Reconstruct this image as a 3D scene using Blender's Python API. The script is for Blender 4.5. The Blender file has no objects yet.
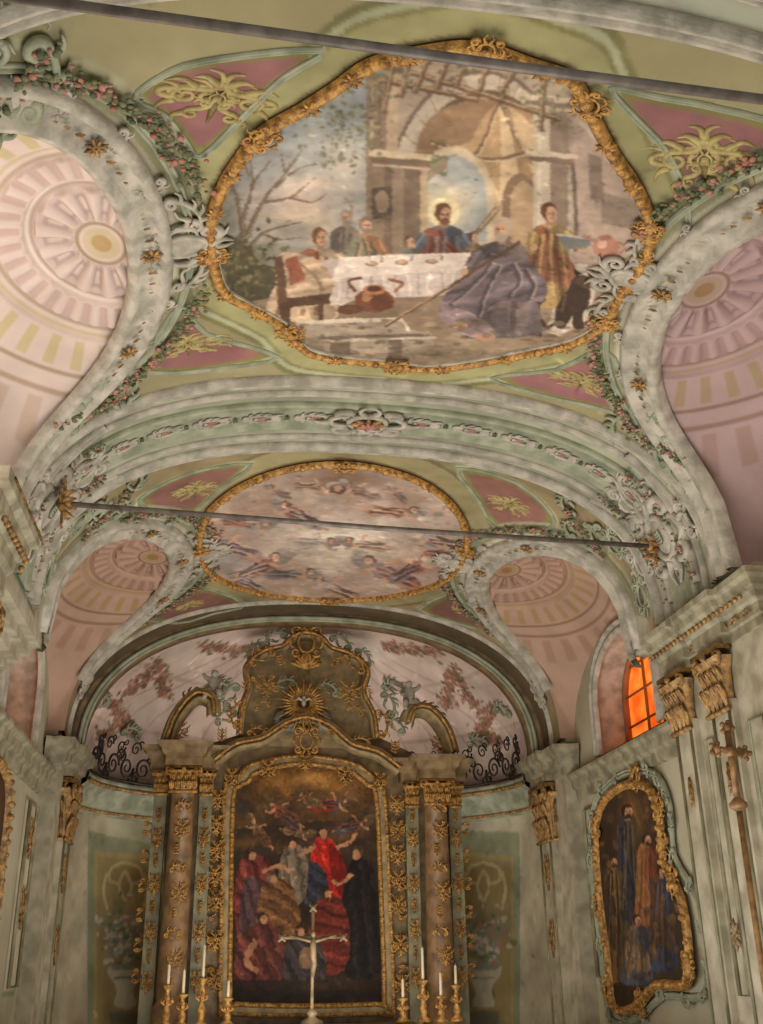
import bpy, math, random
import numpy as np
from mathutils import Vector, Matrix
random.seed(7); rng=np.random.default_rng(7)
pi=math.pi
# ------------------------------------------------------------ camera survey
F=1030.; CX,CY=381.5,512.
yaw=.1465; pit=math.radians(23.5); roll=.014
CAM=np.array([-1.5,0,1.6])
sy,cy,sp,cp=math.sin(yaw),math.cos(yaw),math.sin(pit),math.cos(pit)
R0=np.array([cy,-sy,0]); U0=np.array([-sp*sy,-sp*cy,cp]); FW=np.array([sy*cp,cy*cp,sp])
RR=math.cos(roll)*R0-math.sin(roll)*U0; UU=math.cos(roll)*U0+math.sin(roll)*R0
def ray(px,py):
    return RR*((px-CX)/F)+UU*((CY-py)/F)+FW
sc=bpy.context.scene
cam=bpy.data.cameras.new('camera'); co=bpy.data.objects.new('camera',cam); sc.collection.objects.link(co)
cam.sensor_fit='VERTICAL'; cam.sensor_height=24; cam.lens=24*F/1024; cam.clip_end=200
M=Matrix((( RR[0],UU[0],-FW[0],CAM[0]),(RR[1],UU[1],-FW[1],CAM[1]),(RR[2],UU[2],-FW[2],CAM[2]),(0,0,0,1)))
co.matrix_world=M; sc.camera=co
sc.view_settings.view_transform='Standard'
def lin(c):
    c=np.asarray(c,float)/255.
    return np.where(c<=.04045,c/12.92,((c+.055)/1.055)**2.4)
# ------------------------------------------------------------ materials
def mat(name,col,rough=.7,metal=0,col2=None,scale=3,bump=0,bscale=30,emit=0,vcol=False,detail=6):
    m=bpy.data.materials.new(name); m.use_nodes=True; nt=m.node_tree; b=nt.nodes['Principled BSDF']
    b.inputs['Roughness'].default_value=rough; b.inputs['Metallic'].default_value=metal
    if rough>.6: b.inputs['Specular IOR Level'].default_value=.2
    tc=nt.nodes.new('ShaderNodeTexCoord')
    nz=nt.nodes.new('ShaderNodeTexNoise'); nz.inputs['Scale'].default_value=scale; nz.inputs['Detail'].default_value=detail
    nt.links.new(tc.outputs['Object'],nz.inputs['Vector'])
    rp=nt.nodes.new('ShaderNodeValToRGB'); rp.color_ramp.elements[0].position=.36; rp.color_ramp.elements[1].position=.64
    nt.links.new(nz.outputs['Fac'],rp.inputs['Fac'])
    if vcol:
        at=nt.nodes.new('ShaderNodeAttribute'); at.attribute_name='Col'
        rp.color_ramp.elements[0].color=(.88,.87,.85,1); rp.color_ramp.elements[1].color=(1.04,1.04,1.04,1)
        mx=nt.nodes.new('ShaderNodeMix'); mx.data_type='RGBA'; mx.blend_type='MULTIPLY'; mx.inputs[0].default_value=1
        nt.links.new(at.outputs['Color'],mx.inputs[6]); nt.links.new(rp.outputs['Color'],mx.inputs[7])
        nt.links.new(mx.outputs[2],b.inputs['Base Color'])
    else:
        c1=lin(col); c2=lin(col2) if col2 else c1*.75
        rp.color_ramp.elements[0].color=(*c2,1); rp.color_ramp.elements[1].color=(*c1,1)
        nt.links.new(rp.outputs['Color'],b.inputs['Base Color'])
        if emit:
            nt.links.new(rp.outputs['Color'],b.inputs['Emission Color']); b.inputs['Emission Strength'].default_value=emit
    if bump:
        n2=nt.nodes.new('ShaderNodeTexNoise'); n2.inputs['Scale'].default_value=bscale; n2.inputs['Detail'].default_value=4
        nt.links.new(tc.outputs['Object'],n2.inputs['Vector'])
        bp=nt.nodes.new('ShaderNodeBump'); bp.inputs['Strength'].default_value=bump; bp.inputs['Distance'].default_value=.03
        nt.links.new(n2.outputs['Fac'],bp.inputs['Height']); nt.links.new(bp.outputs['Normal'],b.inputs['Normal'])
    return m
PAINT=mat('painted_plaster',None,.8,vcol=True,scale=1.6,bump=.15)
OIL=mat('oil_paint',None,.75,vcol=True,scale=5,bump=.2)
STUC=mat('white_stucco',(190,183,168),.7,col2=(148,144,130),scale=5,bump=.35)
STUG=mat('grey_green_stucco',(166,168,144),.7,col2=(128,134,112),scale=4,bump=.25)
GOLD=mat('old_gilding',(204,156,82),.45,.2,col2=(126,88,44),scale=14,bump=.5,bscale=45)
GOLDD=mat('dull_gilding',(182,140,80),.5,.12,col2=(100,74,42),scale=12,bump=.5,bscale=40)
MARB=mat('cream_marble',(184,176,154),.5,col2=(144,138,116),scale=3.5,bump=.08)
MGRN=mat('green_marble',(142,138,108),.5,col2=(104,100,76),scale=4,bump=.05)
MCOR=mat('cornice_stucco',(156,150,124),.6,col2=(112,106,84),scale=5,bump=.15)
MRED=mat('brown_marble',(150,118,84),.4,col2=(104,80,54),scale=5,bump=.08)
MTAN=mat('tan_marble',(148,124,84),.5,col2=(104,84,54),scale=5,bump=.1)
MATT=mat('attic_stucco',(170,146,102),.55,col2=(126,112,80),scale=6,bump=.2)
IRON=mat('dark_iron',(58,46,40),.5,.6,col2=(40,32,28),scale=8)
RODM=mat('painted_iron_rod',(124,114,106),.5,.2,col2=(92,84,78),scale=8)
WAXM=mat('candle_wax',(225,212,184),.5,col2=(205,190,158))
GREEN=mat('painted_leaves',(120,122,90),.7,col2=(84,92,66),scale=9)
PINKM=mat('painted_flowers',(164,104,90),.7,col2=(176,138,122),scale=12)
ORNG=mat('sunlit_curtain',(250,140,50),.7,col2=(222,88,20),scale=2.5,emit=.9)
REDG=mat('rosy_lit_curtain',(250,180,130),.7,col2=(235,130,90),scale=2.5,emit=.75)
FLOORM=mat('floor_terrazzo',(160,144,122),.5,col2=(130,112,92),scale=2)
CASINGM=mat('outer_casing',(110,100,90),.9)
# ------------------------------------------------------------ mesh tools
def nrm(v):
    v=np.asarray(v,float); return v/np.maximum(np.linalg.norm(v,axis=-1,keepdims=True),1e-9)
def link(name,me,parent=None,mats=None,smooth=True):
    o=bpy.data.objects.new(name,me); sc.collection.objects.link(o)
    if mats: me.materials.append(mats)
    if parent: o.parent=parent
    if smooth and len(me.polygons):
        me.polygons.foreach_set('use_smooth',np.ones(len(me.polygons),bool))
    return o
def empty(name,loc=(0,0,0)):
    o=bpy.data.objects.new(name,None); sc.collection.objects.link(o); return o
_th=np.linspace(0,2*pi,9)[:-1]; _ph=np.linspace(-pi/2,pi/2,6)
SPH=np.array([[math.cos(p)*math.cos(t),math.cos(p)*math.sin(t),math.sin(p)] for p in _ph for t in _th])
SPF=[(i*8+j,i*8+(j+1)%8,(i+1)*8+(j+1)%8,(i+1)*8+j) for i in range(5) for j in range(8)]
class MB:
    def __init__(s): s.v=[]; s.f=[]; s.n=0
    def add(s,V,Fc):
        V=np.asarray(V,float).reshape(-1,3); k=s.n
        s.v.append(V); s.f.extend([tuple(i+k for i in f) for f in Fc]); s.n+=len(V)
    def build(s,name,m,parent=None,smooth=True):
        me=bpy.data.meshes.new(name)
        if s.n: me.from_pydata(np.concatenate(s.v).tolist(),[],s.f)
        me.validate(); return link(name,me,parent,m,smooth)
    def tube(s,P,r,k=6,cap=True,flat=None):
        P=np.asarray(P,float); N=len(P)
        if N<2: return
        r=np.broadcast_to(np.asarray(r,float),(N,)) if np.ndim(r)<1 or len(np.atleast_1d(r))==N else np.interp(np.linspace(0,1,N),np.linspace(0,1,len(r)),r)
        T=nrm(np.gradient(P,axis=0)); a=np.cross(T[0],[.13,.2,.97]); 
        if np.linalg.norm(a)<.1: a=np.cross(T[0],[1,0,0])
        a=nrm(a); V=[]
        for i in range(N):
            a=a-T[i]*np.dot(a,T[i]); a=nrm(a); b=np.cross(T[i],a)
            for j in range(k):
                t=2*pi*j/k; V.append(P[i]+r[i]*(math.cos(t)*a+math.sin(t)*b))
        Fc=[(i*k+j,i*k+(j+1)%k,(i+1)*k+(j+1)%k,(i+1)*k+j) for i in range(N-1) for j in range(k)]
        if cap: Fc+= [tuple(range(k))[::-1],tuple((N-1)*k+j for j in range(k))]
        s.add(V,Fc)
    def ball(s,c,r):
        r=np.broadcast_to(r,(3,)); s.add(SPH*r+np.asarray(c),SPF)
    def box(s,lo,hi):
        (x0,y0,z0),(x1,y1,z1)=lo,hi
        s.add([(x0,y0,z0),(x1,y0,z0),(x1,y1,z0),(x0,y1,z0),(x0,y0,z1),(x1,y0,z1),(x1,y1,z1),(x0,y1,z1)],
              [(0,3,2,1),(4,5,6,7),(0,1,5,4),(1,2,6,5),(2,3,7,6),(3,0,4,7)])
    def lathe(s,c,prof,k=16,ax=(0,0,1),e=(1,0,0)):
        ax=nrm(ax); e=nrm(e); g=np.cross(ax,e); V=[]
        for r,z in prof:
            for j in range(k):
                t=2*pi*j/k; V.append(np.asarray(c)+ax*z+r*(math.cos(t)*e+math.sin(t)*g))
        n=len(prof)
        s.add(V,[(i*k+j,i*k+(j+1)%k,(i+1)*k+(j+1)%k,(i+1)*k+j) for i in range(n-1) for j in range(k)])
    def sweep(s,P,Nn,prof,closed=False,wob=None):
        P=np.asarray(P,float); Nn=nrm(Nn)
        if closed: T=nrm(np.roll(P,-1,0)-np.roll(P,1,0))
        else: T=nrm(np.gradient(P,axis=0))
        S=nrm(np.cross(T,Nn)); n=len(P); k=len(prof); V=[]
        for i in range(n):
            w=1 if wob is None else wob[i]
            for a,b in prof: V.append(P[i]+S[i]*a*w+Nn[i]*b*w)
        m=n if closed else n-1
        s.add(V,[(i*k+j,((i+1)%n)*k+j,((i+1)%n)*k+j+1,i*k+j+1) for i in range(m) for j in range(k-1)])
    def extr(s,poly,d):
        poly=np.asarray(poly,float); n=len(poly); V=np.concatenate([poly,poly+np.asarray(d)])
        s.add(V,[tuple(range(n)),tuple(range(2*n-1,n-1,-1))]+[(i,(i+1)%n,n+(i+1)%n,n+i) for i in range(n)])
    def cornice(s,path,z,prof,side=1):
        P=np.asarray(path,float); n=len(P); N=[]
        for i in range(n):
            d=[]
            if i>0: d.append(nrm(P[i]-P[i-1]))
            if i<n-1: d.append(nrm(P[i+1]-P[i]))
            ns=[np.array([-q[1],q[0]])*side for q in d]; m=nrm(sum(ns)); N.append(m/max(.35,np.dot(m,ns[0])))
        k=len(prof); V=[(P[i][0]+N[i][0]*o,P[i][1]+N[i][1]*o,z+dz) for i in range(n) for o,dz in prof]
        s.add(V,[(i*k+j,(i+1)*k+j,(i+1)*k+j+1,i*k+j+1) for i in range(n-1) for j in range(k-1)])
def smooth(P,n=6,closed=False):
    P=np.asarray(P,float)
    Q=np.concatenate([P[-1:],P,P[:2]]) if closed else np.concatenate([2*P[:1]-P[1:2],P,2*P[-1:]-P[-2:-1]])
    out=[]; m=len(P) if closed else len(P)-1
    for i in range(m):
        a,b,c,d=Q[i],Q[i+1],Q[i+2],Q[i+3]
        for t in np.linspace(0,1,n,endpoint=False):
            out.append(.5*((2*b)+(c-a)*t+(2*a-5*b+4*c-d)*t*t+(3*b-a-3*c+d)*t**3))
    if not closed: out.append(P[-1])
    return np.array(out)
# ------------------------------------------------------------ surfaces
class Surf:
    sign=1
    def P(s,u,v,off=0):
        u=np.asarray(u,float); v=np.asarray(v,float); b=s.base(u,v)
        n=s.N(u,v); return b+n*np.asarray(off)[...,None] if np.ndim(off) else b+n*off
    def N(s,u,v):
        u=np.asarray(u,float); v=np.asarray(v,float); e=2e-3
        return s.sign*nrm(np.cross(s.base(u+e,v)-s.base(u-e,v),s.base(u,v+e)-s.base(u,v-e)))
    def px(s,px,py,off=0):
        u,v=s.hit(px,py); return s.P(u,v,off)
    def hits(s,L): return np.array([s.hit(a,b) for a,b in L])
def va(y): return np.interp(y,[12,19],[3.92,4.35])
def vzs(y): return np.interp(y,[12,19],[5.5,5.1])
def vn(y): return np.interp(y,[12,19],[2.5,2.3])
def vtop(y): return np.interp(y,[12,19],[7.85,7.75])
def vz(x,y):
    q=np.clip(np.abs(x/va(y)),0,1); n=vn(y)
    return vzs(y)+(vtop(y)-vzs(y))*(1-q**n)**(1/n)
TT=np.arange(1,45,.02)
class Vault(Surf):
    sign=-1
    def base(s,u,v):
        u=np.clip(u,-5,5); q=np.sin(u/5*pi/2); x=va(v)*q
        return np.stack(np.broadcast_arrays(x,v,vz(x,v)),-1)
    def hit(s,px,py):
        d=ray(px,py); P=CAM+TT[:,None]*d; f=P[:,2]-vz(P[:,0],P[:,1]); i=int(np.argmax(f>0))
        if i==0: i=1
        t=TT[i-1]-f[i-1]*(TT[i]-TT[i-1])/(f[i]-f[i-1]); p=CAM+t*d
        return 5*2/pi*math.asin(max(-1,min(1,p[0]/va(p[1])))),p[1]
class PX(Surf):
    def __init__(s,x): s.x=x; s.sign=-1 if x>0 else 1
    def base(s,u,v): return np.stack(np.broadcast_arrays(s.x+0*u,u,v),-1)
    def hit(s,px,py):
        d=ray(px,py); t=(s.x-CAM[0])/d[0]; p=CAM+t*d; return p[1],p[2]
class PY(Surf):
    def __init__(s,y): s.y=y
    def base(s,u,v): return np.stack(np.broadcast_arrays(u,s.y+0*u,v),-1)
    def hit(s,px,py):
        d=ray(px,py); t=(s.y-CAM[1])/d[1]; p=CAM+t*d; return p[0],p[2]
AZ0,AH,AA,AD,AY=4.75,3.25,4.35,3.2,19.4
def afac(z): return np.sqrt(np.clip(1-np.clip((z-AZ0)/AH,0,1)**2.4,0,1))
class Apse(Surf):
    def base(s,u,v):
        f=afac(v); t=u/4
        return np.stack(np.broadcast_arrays(AA*np.sin(t)*f,AY+AD*np.cos(t)*f,v),-1)
    def hit(s,px,py):
        d=ray(px,py); P=CAM+TT[:,None]*d; f=(P[:,0]/AA)**2+(np.maximum(P[:,1]-AY,0)/AD)**2-afac(P[:,2])**2; f[P[:,1]<AY]=-1
        i=max(1,int(np.argmax(f>0))); p=P[i]
        return 4*math.atan2(p[0]/AA,(p[1]-AY)/AD),p[2]
VA=Vault(); AP=Apse()
# ------------------------------------------------------------ painting canvas
def noise(nx,ny,cells,oct=4):
    out=np.zeros((ny,nx)); amp=1; tot=0
    for o in range(oct):
        cx=max(2,int(cells*2**o)); cyy=max(2,int(cells*2**o*ny/nx)); g=rng.random((cyy+2,cx+2))
        X=np.linspace(0,cx,nx); Y=np.linspace(0,cyy,ny); xi=np.minimum(X.astype(int),cx); yi=np.minimum(Y.astype(int),cyy); fx=X-xi; fy=Y-yi
        fx=fx*fx*(3-2*fx); fy=fy*fy*(3-2*fy)
        a=g[yi][:,xi]; b=g[yi][:,xi+1]; c=g[yi+1][:,xi]; d=g[yi+1][:,xi+1]
        out+=amp*((a*(1-fx)+b*fx)*(1-fy)[:,None]+(c*(1-fx)+d*fx)*fy[:,None]); tot+=amp; amp*=.5
    return out/tot
class Canvas:
    def __init__(s,S,u0,u1,v0,v1,res,base):
        s.S=S; s.u=np.arange(u0,u1+res,res); s.v=np.arange(v0,v1+res,res); s.res=res
        s.c=np.zeros((len(s.v),len(s.u),3)); s.c[:]=base
        s.nz=noise(len(s.u),len(s.v),10,5); s.nf=noise(len(s.u),len(s.v),45,3)
    def m(s,P,px): return s.S.hits(P) if px else np.asarray(P,float)
    def _bb(s,Q):
        i0=max(0,int((Q[:,0].min()-s.u[0])/s.res)); i1=min(len(s.u),int((Q[:,0].max()-s.u[0])/s.res)+2)
        j0=max(0,int((Q[:,1].min()-s.v[0])/s.res)); j1=min(len(s.v),int((Q[:,1].max()-s.v[0])/s.res)+2)
        return i0,i1,j0,j1
    def inside(s,Q,i0,i1,j0,j1):
        X,Y=np.meshgrid(s.u[i0:i1],s.v[j0:j1]); m=np.zeros(X.shape,bool); n=len(Q)
        for k in range(n):
            xa,ya=Q[k]; xb,yb=Q[(k+1)%n]
            if ya==yb: continue
            c=((ya>Y)!=(yb>Y)); m^=c&(X<(xb-xa)*(Y-ya)/(yb-ya)+xa)
        return m
    def poly(s,P,col,a=1,px=True,fold=None,sm=0,var=.08):
        P=smooth(P,sm,True) if sm else P
        Q=s.m(P,px); i0,i1,j0,j1=s._bb(Q)
        if i1<=i0 or j1<=j0: return
        m=s.inside(Q,i0,i1,j0,j1); s._ap(m*a,col,i0,i1,j0,j1,fold,var)
    def _ap(s,al,col,i0,i1,j0,j1,fold=None,var=.08):
        n=s.nz[j0:j1,i0:i1]; nf=s.nf[j0:j1,i0:i1]
        k=1+var*4*(n-.5)+var*3*(nf-.5)
        if fold:
            fr,an,am=fold; X,Y=np.meshgrid(s.u[i0:i1],s.v[j0:j1]); ph=(X*math.cos(an)+Y*math.sin(an))*fr+n*6
            k=k*(1+am*.7*np.sin(ph)+am*.5*np.sin(2.3*ph+nf*5))
        C=np.asarray(col,float)*k[...,None]; al=al[...,None]
        s.c[j0:j1,i0:i1]=s.c[j0:j1,i0:i1]*(1-al)+C*al
    def ell(s,x,y,rx,ry,col,a=1,rot=0,px=True,soft=0,fold=None,var=.08):
        cr,sr=math.cos(rot),math.sin(rot)
        c0,c1,c2=s.m([(x,y),(x+rx*cr,y+rx*sr),(x-ry*sr,y+ry*cr)],px); A=np.array([c1-c0,c2-c0]).T
        k=1 if not soft else 2.2; e=np.abs(A).sum(1)*k; i0,i1,j0,j1=s._bb(np.array([c0-e,c0+e]))
        if i1<=i0 or j1<=j0: return
        X,Y=np.meshgrid(s.u[i0:i1]-c0[0],s.v[j0:j1]-c0[1]); I=np.linalg.inv(A+1e-9*np.eye(2)); p=I[0,0]*X+I[0,1]*Y; q=I[1,0]*X+I[1,1]*Y; d=p*p+q*q
        if soft: al=a*np.exp(-d*1.3)*np.clip(1+soft*(s.nz[j0:j1,i0:i1]-.5)*2,0,1.3); al=np.clip(al,0,1)
        else: al=a*(d<1)
        s._ap(al,col,i0,i1,j0,j1,fold,var)
    def line(s,P,w,col,a=1,px=True,sm=0,taper=False):
        P=np.asarray(P,float); P=smooth(P,sm) if sm else P
        T=np.gradient(P,axis=0); T/=np.maximum(np.linalg.norm(T,axis=1,keepdims=True),1e-9); Nn=np.stack([-T[:,1],T[:,0]],1)
        ww=np.linspace(1,.2,len(P))[:,None]*w/2 if taper else w/2
        s.poly(np.concatenate([P+Nn*ww,(P-Nn*ww)[::-1]]),col,a,px)
    def sample(s,u,v):
        i=np.clip((u-s.u[0])/s.res,0,len(s.u)-1.001); j=np.clip((v-s.v[0])/s.res,0,len(s.v)-1.001); a=i.astype(int); b=j.astype(int); fx=(i-a)[...,None]; fy=(j-b)[...,None]
        return (s.c[b,a]*(1-fx)+s.c[b,a+1]*fx)*(1-fy)+(s.c[b+1,a]*(1-fx)+s.c[b+1,a+1]*fx)*fy
    def tone(s,sat,tint=(1,1,1)):
        g=s.c.mean(2,keepdims=True); s.c=(g+(s.c-g)*sat)*np.array(tint)
    def finish(s,dabs,size,warp,blur=1,jit=.11):
        H,W=s.c.shape[:2]
        for k in range(dabs):
            i=random.randrange(W); j=random.randrange(H); g=random.gauss(0,jit)
            col=s.c[j,i]*(1+g)+np.array([random.gauss(0,5),random.gauss(0,3),random.gauss(0,4)])
            s.ell(s.u[i],s.v[j],size*random.uniform(.7,2.2),size*random.uniform(.25,.7),col,random.uniform(.4,.85),rot=random.uniform(0,pi),px=False)
        U,V=np.meshgrid(s.u,s.v); s.c=s.sample(U+warp*(s.nf-.5)*2.4,V+warp*(np.roll(s.nf,37,1)-.5)*2.4)
        for _ in range(blur):
            c=s.c; s.c=(c*2+np.roll(c,1,0)+np.roll(c,-1,0)+np.roll(c,1,1)+np.roll(c,-1,1))/6
def gridobj(name,V,C,keep,m,parent=None):
    nv,nu=V.shape[:2]; idx=np.arange(nv*nu).reshape(nv,nu)
    q=np.stack([idx[:-1,:-1],idx[:-1,1:],idx[1:,1:],idx[1:,:-1]],-1)
    if keep is not None: q=q[keep]
    q=q.reshape(-1,4); me=bpy.data.meshes.new(name)
    used=np.zeros(nv*nu,bool); used[q.ravel()]=True; rm=np.cumsum(used)-1; q=rm[q]; Vv=V.reshape(-1,3)[used]; Cc=C.reshape(-1,3)[used]
    me.vertices.add(len(Vv)); me.vertices.foreach_set('co',Vv.astype(np.float32).ravel())
    me.loops.add(q.size); me.loops.foreach_set('vertex_index',q.astype(np.int32).ravel())
    me.polygons.add(len(q)); me.polygons.foreach_set('loop_start',np.arange(0,q.size,4,dtype=np.int32))
    me.update(calc_edges=True)
    at=me.color_attributes.new('Col','FLOAT_COLOR','POINT'); L=np.ones((len(Cc),4),np.float32); L[:,:3]=lin(np.clip(Cc,0,255)); at.data.foreach_set('color',L.ravel())
    return link(name,me,parent,m)
def canvas_obj(name,cv,m,parent=None,off=0,keep=None,us=None,vs=None,outline=None):
    us=cv.u if us is None else us; vs=cv.v if vs is None else vs
    U,W=np.meshgrid(us,vs); V=cv.S.P(U,W,off); C=cv.sample(U,W); k=None
    uc=(us[:-1]+us[1:])/2; vc=(vs[:-1]+vs[1:])/2; UC,VC=np.meshgrid(uc,vc)
    if keep is not None: k=keep(UC,VC)
    if outline is not None:
        m2=np.zeros(UC.shape,bool); n=len(outline)
        for i in range(n):
            xa,ya=outline[i]; xb,yb=outline[(i+1)%n]
            if ya==yb: continue
            m2^=((ya>VC)!=(yb>VC))&(UC<(xb-xa)*(VC-ya)/(yb-ya)+xa)
        k=m2 if k is None else k&m2
    return gridobj(name,V,C,k,m,parent)
def fig(cv,x,y,h,robe,skin=(200,158,128),hair=(88,64,50),lean=0,w=.34,robe2=None,arms=(),halo=False,px=True,beard=False,hs=.082,look=1):
    robe=np.array(robe,float); skin=np.array(skin,float); r=h*hs; W=w*h; bx=x+lean*h; L=look
    if halo: cv.ell(x,y-r*.2,r*2.4,r*2.3,(236,218,166),.95,px=px,soft=.3); cv.ell(x,y-r*.2,r*1.6,r*1.5,(240,226,180),.9,px=px)
    hem=y+h
    body=[(x-r*.5,y+r*1.0),(x-W*.38,y+r*1.7),(x-W*.55,y+r*2.6),(x*.6+bx*.4-W*.5,y+h*.42),(bx-W*.7,y+h*.62),(bx-W*.85,y+h*.93),(bx-W*.3,hem),(bx+W*.2,hem*1),(bx+W*.8,y+h*.94),(bx+W*.62,y+h*.58),(x*.6+bx*.4+W*.42,y+h*.4),(x+W*.5,y+r*2.4),(x+W*.34,y+r*1.6),(x+r*.5,y+r*1.0)]
    cv.poly(body,robe,sm=3,px=px,var=.12)
    cv.poly([(x+L*W*.05,y+r*1.3),(x+L*W*.5,y+r*2),(bx+L*W*.5,y+h*.55),(bx+L*W*.75,y+h*.93),(bx+L*W*.2,y+h*.97),(bx+L*W*.15,y+h*.5)],robe*.66,.65,sm=3,px=px)
    if robe2 is not None:
        r2=np.array(robe2,float)
        cv.poly([(x-L*W*.42,y+r*1.6),(x-L*W*.05,y+r*1.5),(x+L*W*.1,y+h*.35),(bx+L*W*.62,y+h*.55),(bx+L*W*.55,y+h*.8),(bx-L*W*.1,y+h*.72),(bx-L*W*.5,y+h*.9),(bx-L*W*.6,y+h*.5)],r2,sm=3,px=px,var=.12)
        cv.line([(x-L*W*.1,y+r*1.6),(x+L*W*.02,y+h*.36),(bx+L*W*.5,y+h*.6)],max(1.2,r*.25)*1.0,r2*.6,.7,px=px,sm=3)
    n=6
    for i in range(n):
        a=(i+.5)/n*2-1; k=(.62,1.28,.75,1.18,.6,1.12)[i]; base=robe if (robe2 is None or i%2) else np.array(robe2,float)
        cv.line([(x+a*W*.3,y+r*2.2),(x*.5+bx*.5+a*W*.42+random.uniform(-1,1)*r*.4,y+h*.45),(bx+a*W*.66+random.uniform(-1,1)*r*.5,y+h*.93)],W*.11,base*k,.6,px=px,sm=3,taper=bool(i%2))
    cv.line([(bx-W*.5,y+h*.52),(bx,y+h*.6),(bx+W*.5,y+h*.5)],W*.08,robe*.6,.5,px=px,sm=3)
    for a in arms:
        sx=x+a[0]*W*.4; ex,ey=x+a[1],y+a[2]; mx,my=(sx+ex)/2+a[0]*r*.3,(y+r*2.1+ey)/2+r*.8
        cv.line([(sx,y+r*2.1),(mx,my),(ex*.75+mx*.25,ey*.75+my*.25)],r*1.25,robe*.88,px=px,sm=3); cv.line([(sx,y+r*1.9),(mx,my-r*.3)],r*.35,robe*1.25,.7,px=px)
        cv.line([(ex*.7+mx*.3,ey*.7+my*.3),(ex,ey)],r*.6,skin*.92,px=px); cv.ell(ex,ey,r*.42,r*.34,skin,px=px)
    cv.poly([(x-r*.3,y+r*.5),(x+r*.35,y+r*.5),(x+r*.45,y+r*1.35),(x-r*.45,y+r*1.35)],skin*.8,px=px)
    cv.ell(x-L*r*.12,y-r*.22,r*.85,r*.98,hair,px=px); cv.ell(x+L*r*.14,y+r*.08,r*.6,r*.8,skin,px=px); cv.ell(x+L*r*.42,y+r*.2,r*.22,r*.5,skin*.78,.7,px=px)
    for e in (-.12,.34): cv.ell(x+L*r*e,y-r*.05,r*.11,r*.09,skin*.35,.9,px=px)
    cv.line([(x+L*r*.15,y-r*.05),(x+L*r*.22,y+r*.3)],r*.1,skin*.7,.8,px=px); cv.ell(x+L*r*.16,y+r*.5,r*.18,r*.07,(150,84,70),.8,px=px)
    if beard: cv.ell(x+L*r*.12,y+r*.72,r*.48,r*.42,np.array(hair)*1.0,.95,px=px)
def angel(c,x,y,s,col,col2,a=0,fx=1,skin=(200,156,128),wing=(180,164,150),ar=.66):
    ca,sa=math.cos(a),math.sin(a); col=np.array(col,float); col2=np.array(col2,float); skin=np.array(skin,float); wing=np.array(wing,float)
    def T(p): return [(x+s*(fx*q[0]*ca-q[1]*sa),y+s*ar*(fx*q[0]*sa+q[1]*ca)) for q in p]
    for k in (0,1): c.poly(T([(-.1,-.1+.1*k),(-.5,-.75+.2*k),(-1.0,-.8+.35*k),(-.75,-.3+.2*k),(-.4,.05)]),wing*(1-.18*k),sm=3); c.line(T([(-.15,-.05),(-.5,-.4),(-.9,-.6+.3*k)]),s*.05,wing*.62,.7,sm=3)
    c.poly(T([(-.3,-.25),(.15,-.35),(.55,-.1),(1.0,.0),(1.3,.3),(.8,.45),(.3,.3),(-.1,.3)]),col,sm=3); c.poly(T([(.0,-.05),(.5,.1),(.9,.1),(1.45,.5),(.9,.7),(.5,.45),(.1,.25)]),col2,sm=3)
    for q in ([(-.1,-.1),(.4,.05),(1.0,.2)],[(0,.1),(.5,.25),(1.1,.5)],[(.2,-.25),(.6,0),(1.1,.12)]): c.line(T(q),s*.09,col*.55,.8,sm=3); c.line(T([(u,v-.1) for u,v in q]),s*.07,col2*1.25,.7,sm=3)
    c.line(T([(-.15,-.15),(-.45,.1),(-.7,.1)]),s*.13,skin,sm=3); c.line(T([(.1,-.25),(.3,-.55),(.5,-.6)]),s*.11,skin,sm=3); c.line(T([(1.3,.45),(1.6,.55)]),s*.12,skin*.95)
    h=T([(-.38,-.42)])[0]; c.ell(h[0],h[1],s*.17,s*.15,skin*.55); c.ell(h[0]-fx*s*.03,h[1]+s*.03,s*.11,s*.12,skin*1.04); c.ell(h[0]-fx*s*.05,h[1]+s*.02,s*.02,s*.02,skin*.4)
# ------------------------------------------------------------ ornaments
def spiral(cx,cy,r,a0,turns,d=1,n=20):
    t=np.linspace(0,1,n); a=a0+d*turns*2*pi*t; rr=r*(1-.85*t); return np.stack([cx+rr*np.cos(a),cy+rr*np.sin(a)],1)
def arc(cx,cy,rx,ry,a0,a1,n=14):
    a=np.linspace(a0,a1,n); return np.stack([cx+rx*np.cos(a),cy+ry*np.sin(a)],1)
def mirror(L): return L+[(np.asarray(p)*np.array([-1,1]),r) for p,r in L]
def O_scroll():
    L=[(np.concatenate([arc(0,0,.75,.5,2.9,.5),spiral(.62,.02,.24,1.1,1.4,-1)]),[.05,.11,.04]),(spiral(-.62,.05,.25,.3,1.4,1),[.1,.04]),
       (smooth([(-.2,.5),(-.1,.75),(.1,.85)],4),[.11,.02]),(smooth([(.1,.5),(.25,.7),(.45,.7)],4),[.11,.02]),(smooth([(-.45,.4),(-.5,.65),(-.35,.8)],4),[.1,.02]),(smooth([(-.3,.1),(0,-.15),(.3,-.1)],4),[.1,.02]),(smooth([(.55,.35),(.8,.5),(1,.42)],4),[.09,.02])]
    return L
def O_cart():
    L=[(arc(0,0,.38,.5,-pi/2,pi/2),[.08,.08])]
    L+=[(spiral(.5,.55,.25,2.6,1.4,-1),[.1,.03]),(spiral(.5,-.5,.22,-2.6,1.4,1),[.09,.03]),(smooth([(.4,.3),(.7,.2),(.75,-.15),(.5,-.35)],5),[.04,.09,.04]),
        (smooth([(0,.55),(.15,.8),(.05,1.05)],5),[.12,.02]),(smooth([(.2,.6),(.4,.85),(.65,.95)],5),[.09,.02]),(smooth([(.1,-.55),(.2,-.8),(.08,-1.05)],5),[.09,.02]),(smooth([(.7,0),(.95,.1),(1.1,0)],4),[.08,.02])]
    return mirror(L)
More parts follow.
